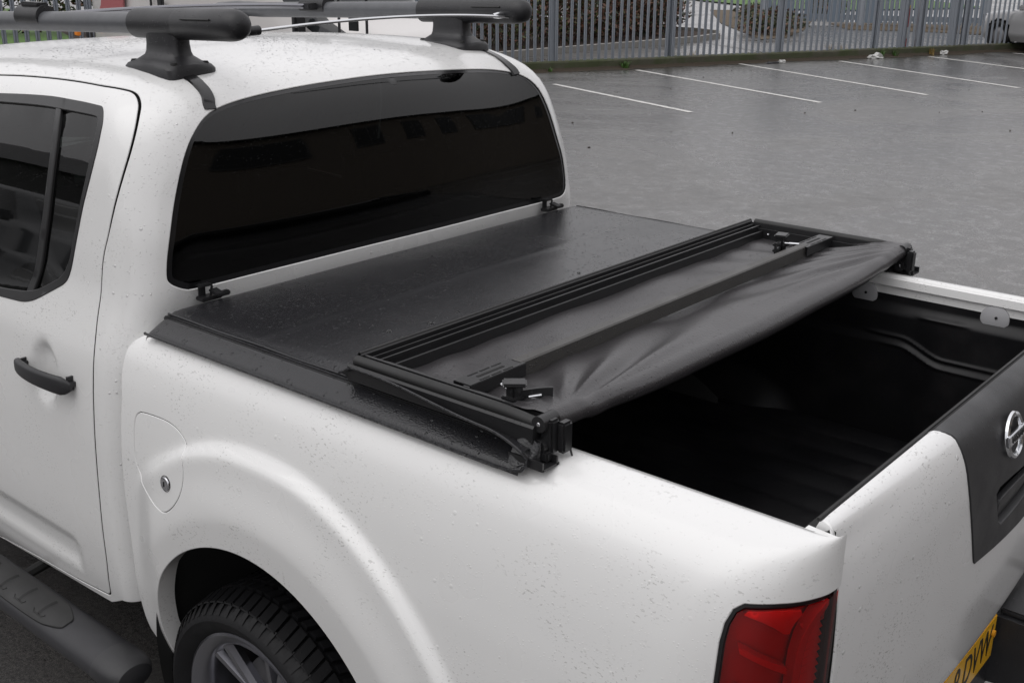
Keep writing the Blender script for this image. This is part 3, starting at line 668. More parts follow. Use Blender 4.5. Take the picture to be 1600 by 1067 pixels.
# inside: side chamber (smooth) and rear chamber (ribbed), divider, bars
def lampstrip(s0,s1,z0,z1,off0,name,m,thick=.004):
    P_=rpoly([(s0[0],z0),(s1[0],z0),(s1[1],z1),(s0[1],z1)],.003); return panel(name,lambda s,v:bed(s,v,off0),P_,[],m,tl,h=.01,fold=.006)
rb=MT['redlens']
panel('lamp_divider',lambda s,v:bed(s,v,.008),chaikin([(1.066,.64),(1.072,1.0),(1.078,1.08),(1.10,1.117),(1.136,1.136),(1.136,1.126),(1.108,1.108),(1.09,1.08),(1.083,1.0),(1.078,.64)],1),[],rb,tl,h=.01,fold=.02)
panel('lamp_brow',lambda s,v:bed(s,v,.010),chaikin([(.978,1.137),(1.05,1.139),(1.085,1.132),(1.064,1.112),(1.06,1.095),(1.03,1.118)],1),[],rb,tl,h=.01,fold=.02)
panel('lamp_bar',lambda s,v:bed(s,v,.010),[(.987,1.080),(.990,1.071),(1.062,1.030),(1.062,1.040)],[],rb,tl,h=.01,fold=.02)
panel('lamp_bar',lambda s,v:bed(s,v,.010),[(.987,1.010),(.990,1.000),(1.062,.955),(1.062,.966)],[],rb,tl,h=.01,fold=.02)
rbm=MB()
for k in range(34):
    v0=.66+k*.0135; 
    if v0>1.10: break
    s_=np.linspace(1.086,1.136,6); a=bed(s_,np.full(6,v0),.020); b_2=bed(s_,np.full(6,v0+.008),.014); c_=bed(s_,np.full(6,v0+.0135),.020)
    rbm.add(np.concatenate([a,b_2,c_]),[(i,i+1,6+i+1,6+i) for i in range(5)]+[(6+i,6+i+1,12+i+1,12+i) for i in range(5)])
rbm.build('lamp_prisms',rb,tl,False)
# --- bumper and number plate
bp=MB()
def by(y): return .0
for sg in (-1,1):
    V=[];ys=np.linspace(.285,.90,14)
    for y in ys:
        xo=1.19-.10*((y-.285)/.615)**2.5
        V+=[(1.0,sg*y,.615),(1.10,sg*y,.615),(xo-.02,sg*y,.612),(xo,sg*y,.595),(xo,sg*y,.545),(xo-.02,sg*y,.53),(xo-.02,sg*y,.45),(1.0,sg*y,.43)]
    Fc=[(i*8+k,(i+1)*8+k,(i+1)*8+k+1,i*8+k+1) for i in range(13) for k in range(7)]+[tuple(range(8))[::1]]
    bp.add(V,Fc)
bp.box((1.04,0,.53),(.05,.60,.20)); bp.box((1.12,.40,.623),(.10,.20,.014),b=.004); bp.box((1.12,.62,.623),(.10,.16,.014),b=.004)
bp.build('rear_bumper',MT['plastic'],truck)
pl=MB().box((1.072,0,.580),(.006,.520,.111),b=.002).build('number_plate',MT['yellow'],truck)
Mp=Matrix(((0,0,1,1.0755),(1,0,0,0),(0,1,0,.580),(0,0,0,1)))
text_mesh('plate_characters','8 DVW',.108,.0006,MT['plateblack'],pl,Mp@Matrix.Translation((.238,0,0)),'RIGHT',.72)
MB().tube([(1.075,.236,.598),(1.082,.236,.598)],.008,14).build('plate_screw_cap',mat('yellow_cap',(.8,.35,.02),.3),pl)
# --- wheels
def wheel(x,y,sg):
    w=empty('rear_wheel' if x>-1 else 'front_wheel',(x,y,.337)); w.parent=truck
    t=MB()
    prof=[(.244,.0),(.252,-.012),(.274,-.030),(.288,-.034),(.302,-.028),(.312,-.016),(.320,.0),(.325,.03),(.326,.125),(.325,.22),(.312,.268),(.30,.286),(.25,.27),(.244,.25)]
    t.lathe(prof,(0,0,0),'Y',96)
    NB=66
    for k in range(NB):
        a=2*PI*k/NB+random.uniform(-.004,.004)
        for (y0,wd,tw,sk) in ((.016,.052,.80,.25),(.066,.028,.66,-.3),(.105,.030,.66,-.3),(.145,.030,.66,.3),(.184,.028,.66,.3),(.228,.048,.80,-.25)):
            aa=a+(PI/NB if 0.05<y0<.2 else 0); dw=2*PI/NB*tw*.352; r0=.323;r1=.338
            V=[]
            for r in (r0,r1):
                for sx,sy in ((-1,-1),(1,-1),(1,1),(-1,1)):
                    yy=y0+sy*wd/2*(.94 if r==r1 else 1); th=aa+(sx*dw/2*(.9 if r==r1 else 1)+sk*sy*wd/2)/r
                    rr=r-(.012 if (yy<.0 or yy>.25) and r==r1 else 0)
                    V.append((rr*math.cos(th),yy,rr*math.sin(th)))
            t.add(V,[(0,3,2,1),(4,5,6,7),(0,1,5,4),(1,2,6,5),(2,3,7,6),(3,0,4,7)])
    # shoulder ribs running down the sidewall
    for k in range(NB):
        a=2*PI*(k+.5)/NB; V=[]
        for (r,yy) in ((.3255,-.004),(.3135,-.019),(.302,-.030)):
            for d in (-.007,.007): V.append((r*math.cos(a+d/r),yy,r*math.sin(a+d/r)))
        t.add(V,[(0,1,3,2),(2,3,5,4)])
    ty=t.build('tyre',MT['tyre'],w,True)
    r_=MB(); r_.lathe([(.247,-.004),(.250,-.012),(.244,-.015),(.222,-.006),(.214,.004),(.206,.03),(.20,.12),(.20,.22)],(0,0,0),'Y',72)
    r_.lathe([(0,.018),(.055,.018),(.062,.026),(.062,.06)],(0,0,0),'Y',36)
    for k in range(6):
        a=2*PI*k/6+.26
        for sp in (-.13,.13):
            V=[]
            for r,hw,yy in ((.05,.016,.034),(.12,.011,.028),(.218,.014,.012)):
                b0=a+sp*(r/.21)**.6
                for s2,dy in ((-1,.012),(-.55,-.002),(.55,-.002),(1,.012),(.6,.03),(-.6,.03)):
                    th=b0+s2*hw/r if r>.06 else b0+s2*.28; V.append((r*math.cos(th),yy+dy,r*math.sin(th)))
            r_.add(V,[(i*6+j,i*6+(j+1)%6,(i+1)*6+(j+1)%6,(i+1)*6+j) for i in range(2) for j in range(6)])
    r_.build('rim',MT['rim'],w)
    MB().lathe([(0,.08),(.15,.08),(.155,.11),(0,.11)],(0,0,0),'Y',40).build('brake_disc',MT['rim'],w)
    if sg>0: w.rotation_euler=(0,0,PI)
    return w
MT['tyre']=plastic('tyre_rubber',(.008,.008,.009),.45,.65,.3,.2,700); MT['tyre'].node_tree.nodes['Principled BSDF'].inputs['Specular IOR Level'].default_value=.28; MT['rim']=mat('dark_alloy',(.20,.20,.22),.28,.85,coat=.4)
wheel(-.190,-.866,-1); wheel(-.190,.866,1); wheel(-3.30,-.86,-1); wheel(-3.30,.86,1)
MB().tube([(-.165,-.6,.337),(-.165,.6,.337)],.05).build('axle',MT['black_inner'],truck)
# --- side step
def step(sg):
    e=MB(); xs=np.linspace(-2.45,-.60,30); V=[];n=28
    def sec(x,sc=1.0): return [(x,-.985+.063*sc*math.cos(2*PI*k/n),.402+.042*sc*math.sin(2*PI*k/n)) for k in range(n)]
    for x in xs: V+=sec(x)
    e.add(V,[(i*n+k,i*n+(k+1)%n,(i+1)*n+(k+1)%n,(i+1)*n+k) for i in range(len(xs)-1) for k in range(n)])
    if sg>0: e.V=[(x,-y,z) for x,y,z in e.V]
    st=e.build('side_step',MT['stepmetal'],truck)
    c=MB(); V=[]; prof=[(-.602,1.02),(-.598,1.03),(-.560,1.02),(-.525,.92),(-.505,.72),(-.497,.35),(-.496,.02)]
    for x,sc in prof: V+=sec(x,sc)
    c.add(V,[(i*n+k,i*n+(k+1)%n,(i+1)*n+(k+1)%n,(i+1)*n+k) for i in range(len(prof)-1) for k in range(n)])
    if sg>0: c.V=[(x,-y,z) for x,y,z in c.V]
    c.build('end_cap',MT['plastic'],st)
    # tread pad
    def pad(x,a): # a: angle over the tube
        th=a; d=.004; return np.stack([x,-.985+(.063+d)*np.cos(th),.402+(.042+d)*np.sin(th)],-1)
    PP=rpoly([(-1.75,.62),(-.86,.62),(-.775,1.0),(-.775,1.55),(-.86,2.10),(-1.75,2.10)],[.02,.12,.12,.12,.12,.02])
    fnp=(lambda x,a:pad(x,PI-a)) 
    o=panel('tread_pad',fnp,offset(PP,0)*1.0,[],MT['rubber'],st,h=.05,hu=.03,fold=.006,bev=.003)
    if sg>0:
        for v in o.data.vertices: v.co.y*=-1
    rme=None
    for k in range(9):
        x0=-1.68+k*.10; r=MB()
        for a0,a1,w_ in ((.95,1.75,.005),):
            th=np.linspace(PI-a0,PI-a1,8); V=[]
            for t_ in th:
                for ddx,hh in ((-w_,.004),(0,.0085),(w_,.004)): V.append((x0+ddx,-.985+(.063+hh)*math.cos(t_),.402+(.042+hh)*math.sin(t_)))
            r.add(V,[(i*3+j,i*3+j+1,(i+1)*3+j+1,(i+1)*3+j) for i in range(7) for j in range(2)])
        if sg>0: r.V=[(x,-y,z) for x,y,z in r.V]
        r.build('tread_rib',MT['rubber'],st)
        r=MB(); V=[]; tt=[(x0+.055*q_-.03,1.02-.22*math.sin(PI*q_)**.5*0-.12*(q_>.05)*(q_<.95)) for q_ in np.linspace(0,1,8)]
        P=[(x,-.985+(.067)*math.cos(PI-a_),.402+.046*math.sin(PI-a_)) for x,a_ in tt]; r.tube(P,.0022,6)
        if sg>0: r.V=[(x,-y,z) for x,y,z in r.V]
        r.build('tread_stud',MT['rubber'],st)
    for x in (-2.2,-1.15): MB().tube([(x,sg*.96,.395),(x,sg*.80,.42),(x,sg*.6,.44)],.016,8).build('step_bracket',MT['black_inner'],st)
step(-1); step(1)
# --- roof bars
def bar(sg):
    yb=.505*sg+(.022 if sg>0 else 0)
    t=MB(); P=[(-2.16,yb,1.785),(-2.13,yb,1.815),(-2.06,yb,1.838),(-1.95,yb,1.846)]+[(x,yb,1.887-.0155*(-.545-x)/.5-.004*(x+1)**2) for x in np.linspace(-1.8,-.60,14)]
    t.tube(P,.0265,24); o=t.build('roof_bar',MT['tubegrey'],truck); tag(o,'thick grey roof bar tube with black end mouldings')
    zc=lambda x:1.887-.0155*(-.545-x)/.5-.004*(x+1)**2
    c=MB(); c.tube([(x,yb,zc(x)) for x in (-.985,-.983,-.80,-.79,-.788,-.60,-.59,-.575,-.560,-.551,-.546,-.5445)],[.030,.0365,.0365,.0365,.0375,.0375,.037,.0350,.030,.022,.012,.001],28)
    c.build('end_moulding',MT['barplastic'],o)
    r=MB()
    for a_ in (-.35,.0): r.tube([(x,yb-sg*0-.0372*math.cos(a_)*(1 if sg<0 else 1),zc(x)+.0372*math.sin(a_+.35)) for x in (-.745,-.63)],.0022,6)
    r.build('grip_line',MT['rubber'],o)
    for fx in (-.86,-1.98):
        f=MB(); sec=[];n=24
        def rr(cx,hx,hy,z,e=3.5): return [(cx+hx*math.copysign(abs(math.cos(2*PI*k/n))**(2/e),math.cos(2*PI*k/n)),yb+hy*math.copysign(abs(math.sin(2*PI*k/n))**(2/e),math.sin(2*PI*k/n)),z) for k in range(n)]
        lv=[(fx,.066,.030,1.873,4),(fx,.066,.030,1.83,4),(fx,.068,.032,1.812,4),(fx,.072,.037,1.803,3.5),(fx,.090,.052,1.797,4),(fx,.103,.070,1.791,5),(fx+.0,.107,.075,1.783,6),(fx,.108,.076,1.758,6)]
        dz=0 if fx>-1.5 else -.022
        V=[]; 
        for cx,hx,hy,z,e in lv: V+=[(a,b,c_+dz-.07*abs(b-yb)*(1 if z<1.80 else 0)-(.16*abs(a-cx)**1.5 if z<1.80 else 0)) for a,b,c_ in rr(cx,hx,hy,z,e)]
        f.add(V,[(i*n+k,(i+1)*n+k,(i+1)*n+(k+1)%n,i*n+(k+1)%n) for i in range(len(lv)-1) for k in range(n)]); fo=f.build('mounting_foot',MT['barplastic'],o)
        h=MB()
        for dx in (-.085,.085):
            for dy in (-.045,.045): h.lathe([(0,.0),(.007,.0),(.009,-.004),(.010,-.006)],(fx+dx,yb+dy,1.7945+dz-.004),'Z',12)
        h.build('bolt_hole',MT['black_inner'],o)
    return o
b1=bar(-1); b2=bar(1)
# cross rods: thin rear rod and the heavier front one
MT['darkchrome']=mat('dark_chrome',(.25,.25,.27),.2,1)
cr_=MB(); ys=np.linspace(-.445,.50,24); cr_.tube([(-.598+.02*(1-(2*i/23-1)**2),y,1.868+.018*(1-(2*i/23-1)**2)) for i,y in enumerate(ys)],.0040,10)
o=cr_.build('cross_rod',MT['chrome'],truck)
sk=MB(); sk.tube([(-.600,-.475,1.868),(-.599,-.425,1.870)],.0115,14); sk.build('rod_socket',MT['barplastic'],o)
sk=MB(); sk.tube([(-.605,.43,1.874),(-.612,.46,1.874),(-.62,.50,1.874)],[.006,.010,.011],12); sk.build('rod_socket',MT['chrome'],o)
cr_=MB(); cr_.tube([(-1.50,y,1.868+.012*(1-(y/.5)**2)) for y in np.linspace(-.50,.51,20)],.0085,12); o=cr_.build('cross_rod',MT['darkchrome'],truck)
for y in (-.505,.527):
    c=MB(); c.tube([(-1.565,y,1.868),(-1.44,y,1.870)],.0315,24); c.box((-1.50,y*.93,1.869),(.07,.06,.022),b=.005); c.box((-1.50,y,1.902),(.10,.035,.012),b=.004); c.build('rod_clamp',MT['barplastic'],o)
# ------------------------------------------------------------------ folding tonneau cover (rests on the bed rails)
ton=empty('tonneau_cover',(0,0,1.25),label='black vinyl folding bed cover folded back over the front half of the truck bed',cat='bed cover')
def tp(o): o.matrix_parent_inverse=Matrix.Translation((0,0,-1.25)); return o
XF,XH,XR=-.552,.092,.585; VN,VB,AL=MT['vinyl'],MT['vinylback'],MT['alu']
ysec=np.array([-.836,-.834,-.826,-.800,-.786,-.780,-.774,-.764,-.74]); zsec=np.array([1.220,1.228,1.2335,1.247,1.254,1.2585,1.2585,1.2640,1.266])
yf=np.concatenate([ysec,np.linspace(-.70,.70,57),-ysec[::-1]]); zf=np.concatenate([zsec,np.full(57,1.2665),zsec[::-1]])
def skin(x0,x1,nx,f=None):
    xs=np.linspace(x0,x1,nx); V=[]
    for x in xs:
        for y,z in zip(yf,zf):
            zz=z
            if abs(y)<=.76:
                dome=.006*math.cos(y/.76*PI/2)*math.sin(PI*(x-XF)/(XH-XF)) if x<XH else 0
                bowr=.0015*math.exp(-((x+.23)/.02)**2) if x<XH else 0
                zz+=dome+bowr+.0012*math.sin(y*9+x*5)*math.sin(x*7)*.5
            zz-=.016*math.exp(-(x-XF)/.008) if abs(x0-XF)<.001 else 0
            V.append((x,y,zz))
    m=len(yf); return V,[(i*m+j,(i+1)*m+j,(i+1)*m+j+1,i*m+j+1) for i in range(nx-1) for j in range(m-1)]
V,Fc=skin(XF,XH,90); fp=tp(obj('front_panel',V,Fc,VN,ton))
V,Fc=skin(XH,XR-.03,20); mp=tp(obj('middle_panel',V,Fc,VN,ton))
# piping / hem along the flap edge and stitched seam
for sg in (-1,1):
    P=[(x,sg*.8355,1.2225) for x in np.linspace(XF,.50,30)]+[(.53,sg*.834,1.2235),(.55,sg*.828,1.229),(.562,sg*.815,1.240)]
    tp(MB().tube([(XF-.002,sg*.8345,1.2235)]+P,.0034,8).build('edge_piping',VN,ton))
    tp(MB().tube([(x,sg*.7795,1.2600+.0008*math.sin(x*23)) for x in np.linspace(XF+.014,.55,40)],.0026,6).build('seam_welt',VN,ton))
    tp(MB().box((.0,sg*.765,1.245),(1.09,.05,.022),b=.003).build('side_rail',AL,ton))
    # end of clamped rail, a small channel sticking out
    ch=MB(); c_=.572; ch.box((.560,sg*.800,1.2365),(.075,.045,.004)).box((.560,sg*.8215,1.243),(.075,.004,.016)).box((.560,sg*.783,1.243),(.075,.004,.016)); tp(ch.build('rail_end',AL,ton))
# frame of the flipped rear panel, underside up
ZT=1.316
def ext_y(prof,y0,y1,name,m,n=12,arch=0):
    V=[];ys=np.linspace(y0,y1,n); k=len(prof)
    for y in ys:
        for x,z in prof: V.append((x,y,z+arch*(1-(2*(y-y0)/(y1-y0)-1)**2)))
    Fc=[(i*k+j,i*k+(j+1)%k,(i+1)*k+(j+1)%k,(i+1)*k+j) for i in range(n-1) for j in range(k)]+[tuple(range(k))[::-1],tuple((n-1)*k+j for j in range(k))]
    return tp(obj(name,V,[f[::-1] for f in Fc],m,ton,False))
fr=[(.098,1.268),(.098,1.312),(.101,1.315),(.106,1.315),(.109,1.311),(.110,1.300),(.119,1.300),(.120,1.307),(.123,1.307),(.124,1.297),(.138,1.297),(.139,1.306),(.143,1.306),(.144,1.290),(.158,1.289),(.159,1.296),(.163,1.296),(.164,1.268)]
ext_y(fr,-.775,.775,'front_rail',AL)
tp(MB().tube([(.1035,y,1.316-.002) for y in np.linspace(-.775,.775,14)],.0036,8).build('rail_edge_seal',MT['rubber'],ton))
for sg in (-1,1):
    pr=[(.804,1.268),(.804,1.296),(.800,1.300),(.769,1.298),(.768,1.310),(.764,1.311),(.762,1.296),(.748,1.294),(.747,1.301),(.743,1.301),(.742,1.268)]
    V=[];k=len(pr)
    for x in (.10,.560): V+=[(x,sg*y,z) for y,z in pr]
    Fc=[(j,(j+1)%k,k+(j+1)%k,k+j) for j in range(k)]+[tuple(range(k))[::-1],tuple(k+j for j in range(k))]
    tp(obj('side_frame',V,Fc if sg<0 else [f[::-1] for f in Fc],AL,ton,False))
    P=[(x,sg*(.789-.004*sst(.50,.58,x)),1.3050+.0+ -.006*float(sst(.48,.575,x))) for x in np.linspace(.112,.558,24)]
    se=MB(); se.tube(P,.0112,16); tp(se.build('bulb_seal',MT['rubber'],ton))
    # the fabric flap that stands up beside the folded panels
    xs=np.linspace(.082,.558,44); V=[];m=8
    zt=lambda x: 1.298-.013*float(sst(.18,.50,x))-.022*float(np.clip((x-.47)/.088,0,1))**2-.018*float(sst(.12,.082,x)); 
    for x in xs:
        z1=zt(x); b=float(sst(.082,.13,x))
        for j in range(m):
            t=j/(m-1); yy=-.806-(.022*float(sst(.14,.50,x))+.004)*(1-t)**1.0+.020*(math.sin(t*PI/2))
            z=z1+(1.2585-z1)*t; V.append((x,sg*yy*1.0*(-1)*(-1) if sg>0 else yy,z))
    if sg>0: V=[(x,-(-abs(y)),z) for x,y,z in V]
    Fc=[(i*m+j,(i+1)*m+j,(i+1)*m+j+1,i*m+j+1) for i in range(43) for j in range(m-1)]
    tp(obj('folded_flap',V,Fc,VN,ton))
    top=[V[i*m] for i in range(44)]
    tp(MB().tube(top+[(.566,sg*.826,1.250),(.568,sg*.830,1.240),(.560,sg*.834,1.230),(.540,sg*.836,1.2245)],.0026,8).build('flap_piping',VN,ton))
    # bunched fabric lobe at the hinge
    def lobe(u,v): # u along around, v
        x=.535+.040*np.sin(u)*1.0; y=-.800-.030*np.cos(u)*v; z=1.236+.045*v*0+.040*(1-v)+.004*np.sin(u*5+v*4)
        return np.stack([x,(y if sg<0 else -y),z],-1)
    P_,F2=grid(lobe,np.linspace(-.2,PI*.75,24),np.linspace(0,1,8)); tp(obj('bunched_fabric',P_,F2,VN,ton))
# vinyl seen from below, with folds running into the hinge corners, rolling over the rear
def under(u,y):
    # u 0..1 well, 1..1.6 roll
    y=np.asarray(y,float)
    e=np.abs(y)/.74
    x=.164+.392*np.minimum(u,1); 
    zr=1.299+.016*e**3
    z=1.274+(zr-1.274)*sst(.35,1.0,u)
    for sg in (-1,1):
        dx=(.586-x); dy=(.735-sg*y); th=np.arctan2(dx,dy+.02); d=np.sqrt(dx**2+dy**2)
        w=np.exp(-(d/.62)**2)*sst(.0,.12,d)*sst(0,.03,dx)
        z=z+w*1.4*(1-.8*sst(.88,1.02,u))*(.0075*np.exp(-((th-.17)/.05)**2)+.006*np.exp(-((th-.37)/.07)**2)-.006*np.exp(-((th-.27)/.05)**2)+.004*np.exp(-((th-.62)/.09)**2)+.0018*np.sin(th*23+1.3*sg))
    z=z+.0022*np.sin(y*4.1+x*11)*np.sin(PI*np.clip(u,0,1))+.0012*np.sin(y*13+x*31)
    z=z-.008*np.exp(-((x-.36)/.05)**2)*0
    a=np.clip(u-1,0,None)/.6*2.7; rr=.019+.005*(1-e**2)
    X=np.where(u>1,.556+rr*np.sin(a)*1.25,x); Z=np.where(u>1,z-rr*(1-np.cos(a)),z)
    return np.stack([X,y,Z],-1)
P,Fc=grid(under,np.concatenate([np.linspace(0,1,60),np.linspace(1.02,1.6,24)]),np.linspace(-.776,.776,210)); tp(obj('rear_panel_underside',P,Fc,VB,ton))
# cross bow and its slotted end brackets
bw=[(.339,1.288),(.339,1.309),(.342,1.312),(.363,1.312),(.366,1.309),(.366,1.280),(.363,1.280),(.363,1.296),(.342,1.296),(.342,1.288)]
bo=ext_y(bw,-.60,.62,'cross_bow',MT['bow'],24,.001); 
V=[];
for sg in (-1,1):
    b=MB(); y0,y1=(.595,.752); yc=(y0+y1)/2; L=y1-y0
    b.box((.352,sg*yc,1.3095),(.040,L,.003)); b.box((.332,sg*yc,1.302),(.003,L,.016)); b.box((.372,sg*yc,1.298),(.003,L,.024))
    b_=tp(b.build('bow_bracket',AL,ton,False))
    s_=MB(); 
    for dx,l,dy in ((-.015,.10,0),(0,.075,-.0),(.015,.10,0)):
        for q_ in range(3 if dx else 1): 
            ll=l/3*.8 if dx else l; s_.box((.352+dx,sg*(yc+(dy+(q_-1)*l/3 if dx else 0)),1.3113),(.003 if dx else .006,ll,.0008))
    o=s_.build('bracket_slots',MT['black_inner'],b_,False); o.matrix_parent_inverse=Matrix()
    
# clamps stowed on the frame
def clamp(px,py,dirx,diry,rodto,label=None):
    c=MB(); c.box((px,py,1.302),(.020,.028,.060),b=.003).box((px,py,1.334),(.044,.034,.007),math.atan2(diry,dirx),b=.003).box((px,py,1.308),(.032,.038,.008),b=.002).box((px,py,1.292),(.032,.038,.008),b=.002)
    o=tp(c.build('clamp',AL,ton))
    L=.060; a=math.atan2(diry,dirx); l=MB()
    P=[];n=9
    for i in range(n):
        t=i/(n-1); cx=px+math.cos(a)*(.008+L*t); cy=py+math.sin(a)*(.008+L*t); off=.006*math.sin(t*PI); zc=1.308+.004*t; h=.012+.003*t
        nx,ny=-math.sin(a)*.003,math.cos(a)*.003
        P+=[(cx+nx,cy+ny+off,zc-h),(cx+nx,cy+ny+off,zc+h),(cx-nx,cy-ny+off,zc+h),(cx-nx,cy-ny+off,zc-h)]
    l.add(P,[(i*4+k,i*4+(k+1)%4,(i+1)*4+(k+1)%4,(i+1)*4+k) for i in range(n-1) for k in range(4)]+[(0,1,2,3),tuple((n-1)*4+k for k in (3,2,1,0))]); l=l.build('clamp_lever',AL,o,False); 
    b=MB().tube([(px,py,1.313),(rodto[0],rodto[1],1.314)],.0028,8); b.tube([(px+math.cos(a)*.03-math.sin(a)*.005,py+math.sin(a)*.03-.003,1.308),(px+math.cos(a)*.052-math.sin(a)*.004,py+math.sin(a)*.052-.003,1.312)],.0028,8); b.build('clamp_rod',MT['chrome'],o)
    for q in o.children: q.matrix_parent_inverse=Matrix()
clamp(.462,-.735,.72,.62,(.415,-.715)); clamp(.300,.585,.25,-1.0,(.345,.60))
# hinge blocks at the rear corners
for sg in (-1,1):
    h=MB(); h.box((.574,sg*.775,1.281),(.028,.024,.062),b=.004).box((.594,sg*.760,1.279),(.018,.026,.056),b=.004)
    for z in (1.304,1.262): h.tube([(.566,sg*.797,z),(.566,sg*.755,z)],.0145,18)
    h.box((.560,sg*.790,1.2485),(.055,.018,.018),b=.003); h.tube([(.598,sg*.748,1.252),(.603,sg*.748,1.238),(.598,sg*.744,1.230),(.594,sg*.748,1.240)],.0018,6)
    h.box((.545,sg*.788,1.300),(.05,.006,.008),b=.002)
    tp(h.build('corner_hinge',AL,ton))
sc=MB()
for p in [(.182,-.742,1.286),(.180,.742,1.288),(.208,.7405,1.287),(.50,.7405,1.288)]: sc.lathe([(0,.0025),(.0032,.0025),(.0045,0),(.0045,-.002)],p,'Z',10)
for sg in (-1,1):
    for x,z in ((.580,1.304),(.580,1.262)): sc.lathe([(0,0),(.003,.0),(.0042,.0015*(1 if sg<0 else 1))],(x-.014,sg*.798 if sg<0 else .7535,z),'Y',10)
tp(sc.build('screws',MT['steel'],ton))
# front latches against the cab
for y in (-.655,.655):
    l=MB(); l.box((-.556,y,1.268),(.030,.055,.010),b=.002).box((-.566,y-.012,1.283),(.008,.018,.034),b=.002).box((-.560,y-.008,1.299),(.022,.034,.006),b=.002).box((-.540,y+.012,1.281),(.034,.024,.007),M=Matrix.Rotation(.25,4,'Y'),b=.002).box((-.536,y+.030,1.276),(.016,.028,.012),b=.003).tube([(-.552,y+.002,1.272),(-.549,y+.006,1.298)],.003,8)
    tp(l.build('front_latch',AL,ton))
# ------------------------------------------------------------------ rain drops
def drops(pts,nrm,rad,name,parent=None,flat=.42,par=None):
    V=[];Fc=[];K=8
    for p,n,r in zip(pts,nrm,rad):
        n=Vector(n); a=n.orthogonal().normalized(); b=n.cross(a); o=len(V); st=random.uniform(.8,1.3)
        for k in range(K): V.append(tuple(Vector(p)+(a*math.cos(2*PI*k/K)*st+b*math.sin(2*PI*k/K))*r))
        for k in range(K): V.append(tuple(Vector(p)+(a*math.cos(2*PI*k/K)*st+b*math.sin(2*PI*k/K))*r*.72+n*r*flat*.72))
        V.append(tuple(Vector(p)+n*r*flat)); 
        for k in range(K): Fc.append((o+k,o+(k+1)%K,o+K+(k+1)%K,o+K+k)); Fc.append((o+K+k,o+K+(k+1)%K,o+2*K))
    return obj(name,V,Fc,MT['water'],parent,True,kind='stuff')
big=[(-.02,.10),(.018,.02),(.0,-.18),(.03,-.12),(-.03,-.35),(.03,-.28),(-.02,-.45),(.045,-.40),(-.05,-.55),(.0,-.56),(.02,-.64),(.06,-.62),(.055,-.1),(.06,.3),(.03,.36),(.06,.42),(.065,.5),(.02,.25)]
pts=[(x,y,1.2668+.006*math.cos(y/.76*PI/2)*math.sin(PI*(x-XF)/(XH-XF))) for x,y in big]; rad=[random.uniform(.0055,.0095) for _ in big]
for _ in range(900):
    x=random.uniform(XF+.02,XH-.015);y=random.uniform(-.76,.76)
    if random.random()<.2+.8*(y+.76)/1.5: pts.append((x,y,1.2665+.006*math.cos(y/.76*PI/2)*math.sin(PI*(x-XF)/(XH-XF)))); rad.append(random.uniform(.0008,.0022))
o=drops(pts,[(0,0,1)]*len(pts),rad,'water_drops',ton); tp(o)
q_=np.stack([rng.uniform(-.9,2.2,3000),rng.uniform(1.77,2.40,3000)],1); P=cab(q_[:,0],q_[:,1]); nn=normal(cab,q_); nn[nn[:,2]<0]*=-1
drops(P,nn,rng.uniform(.0006,.0017,3000),'water_drops',truck)
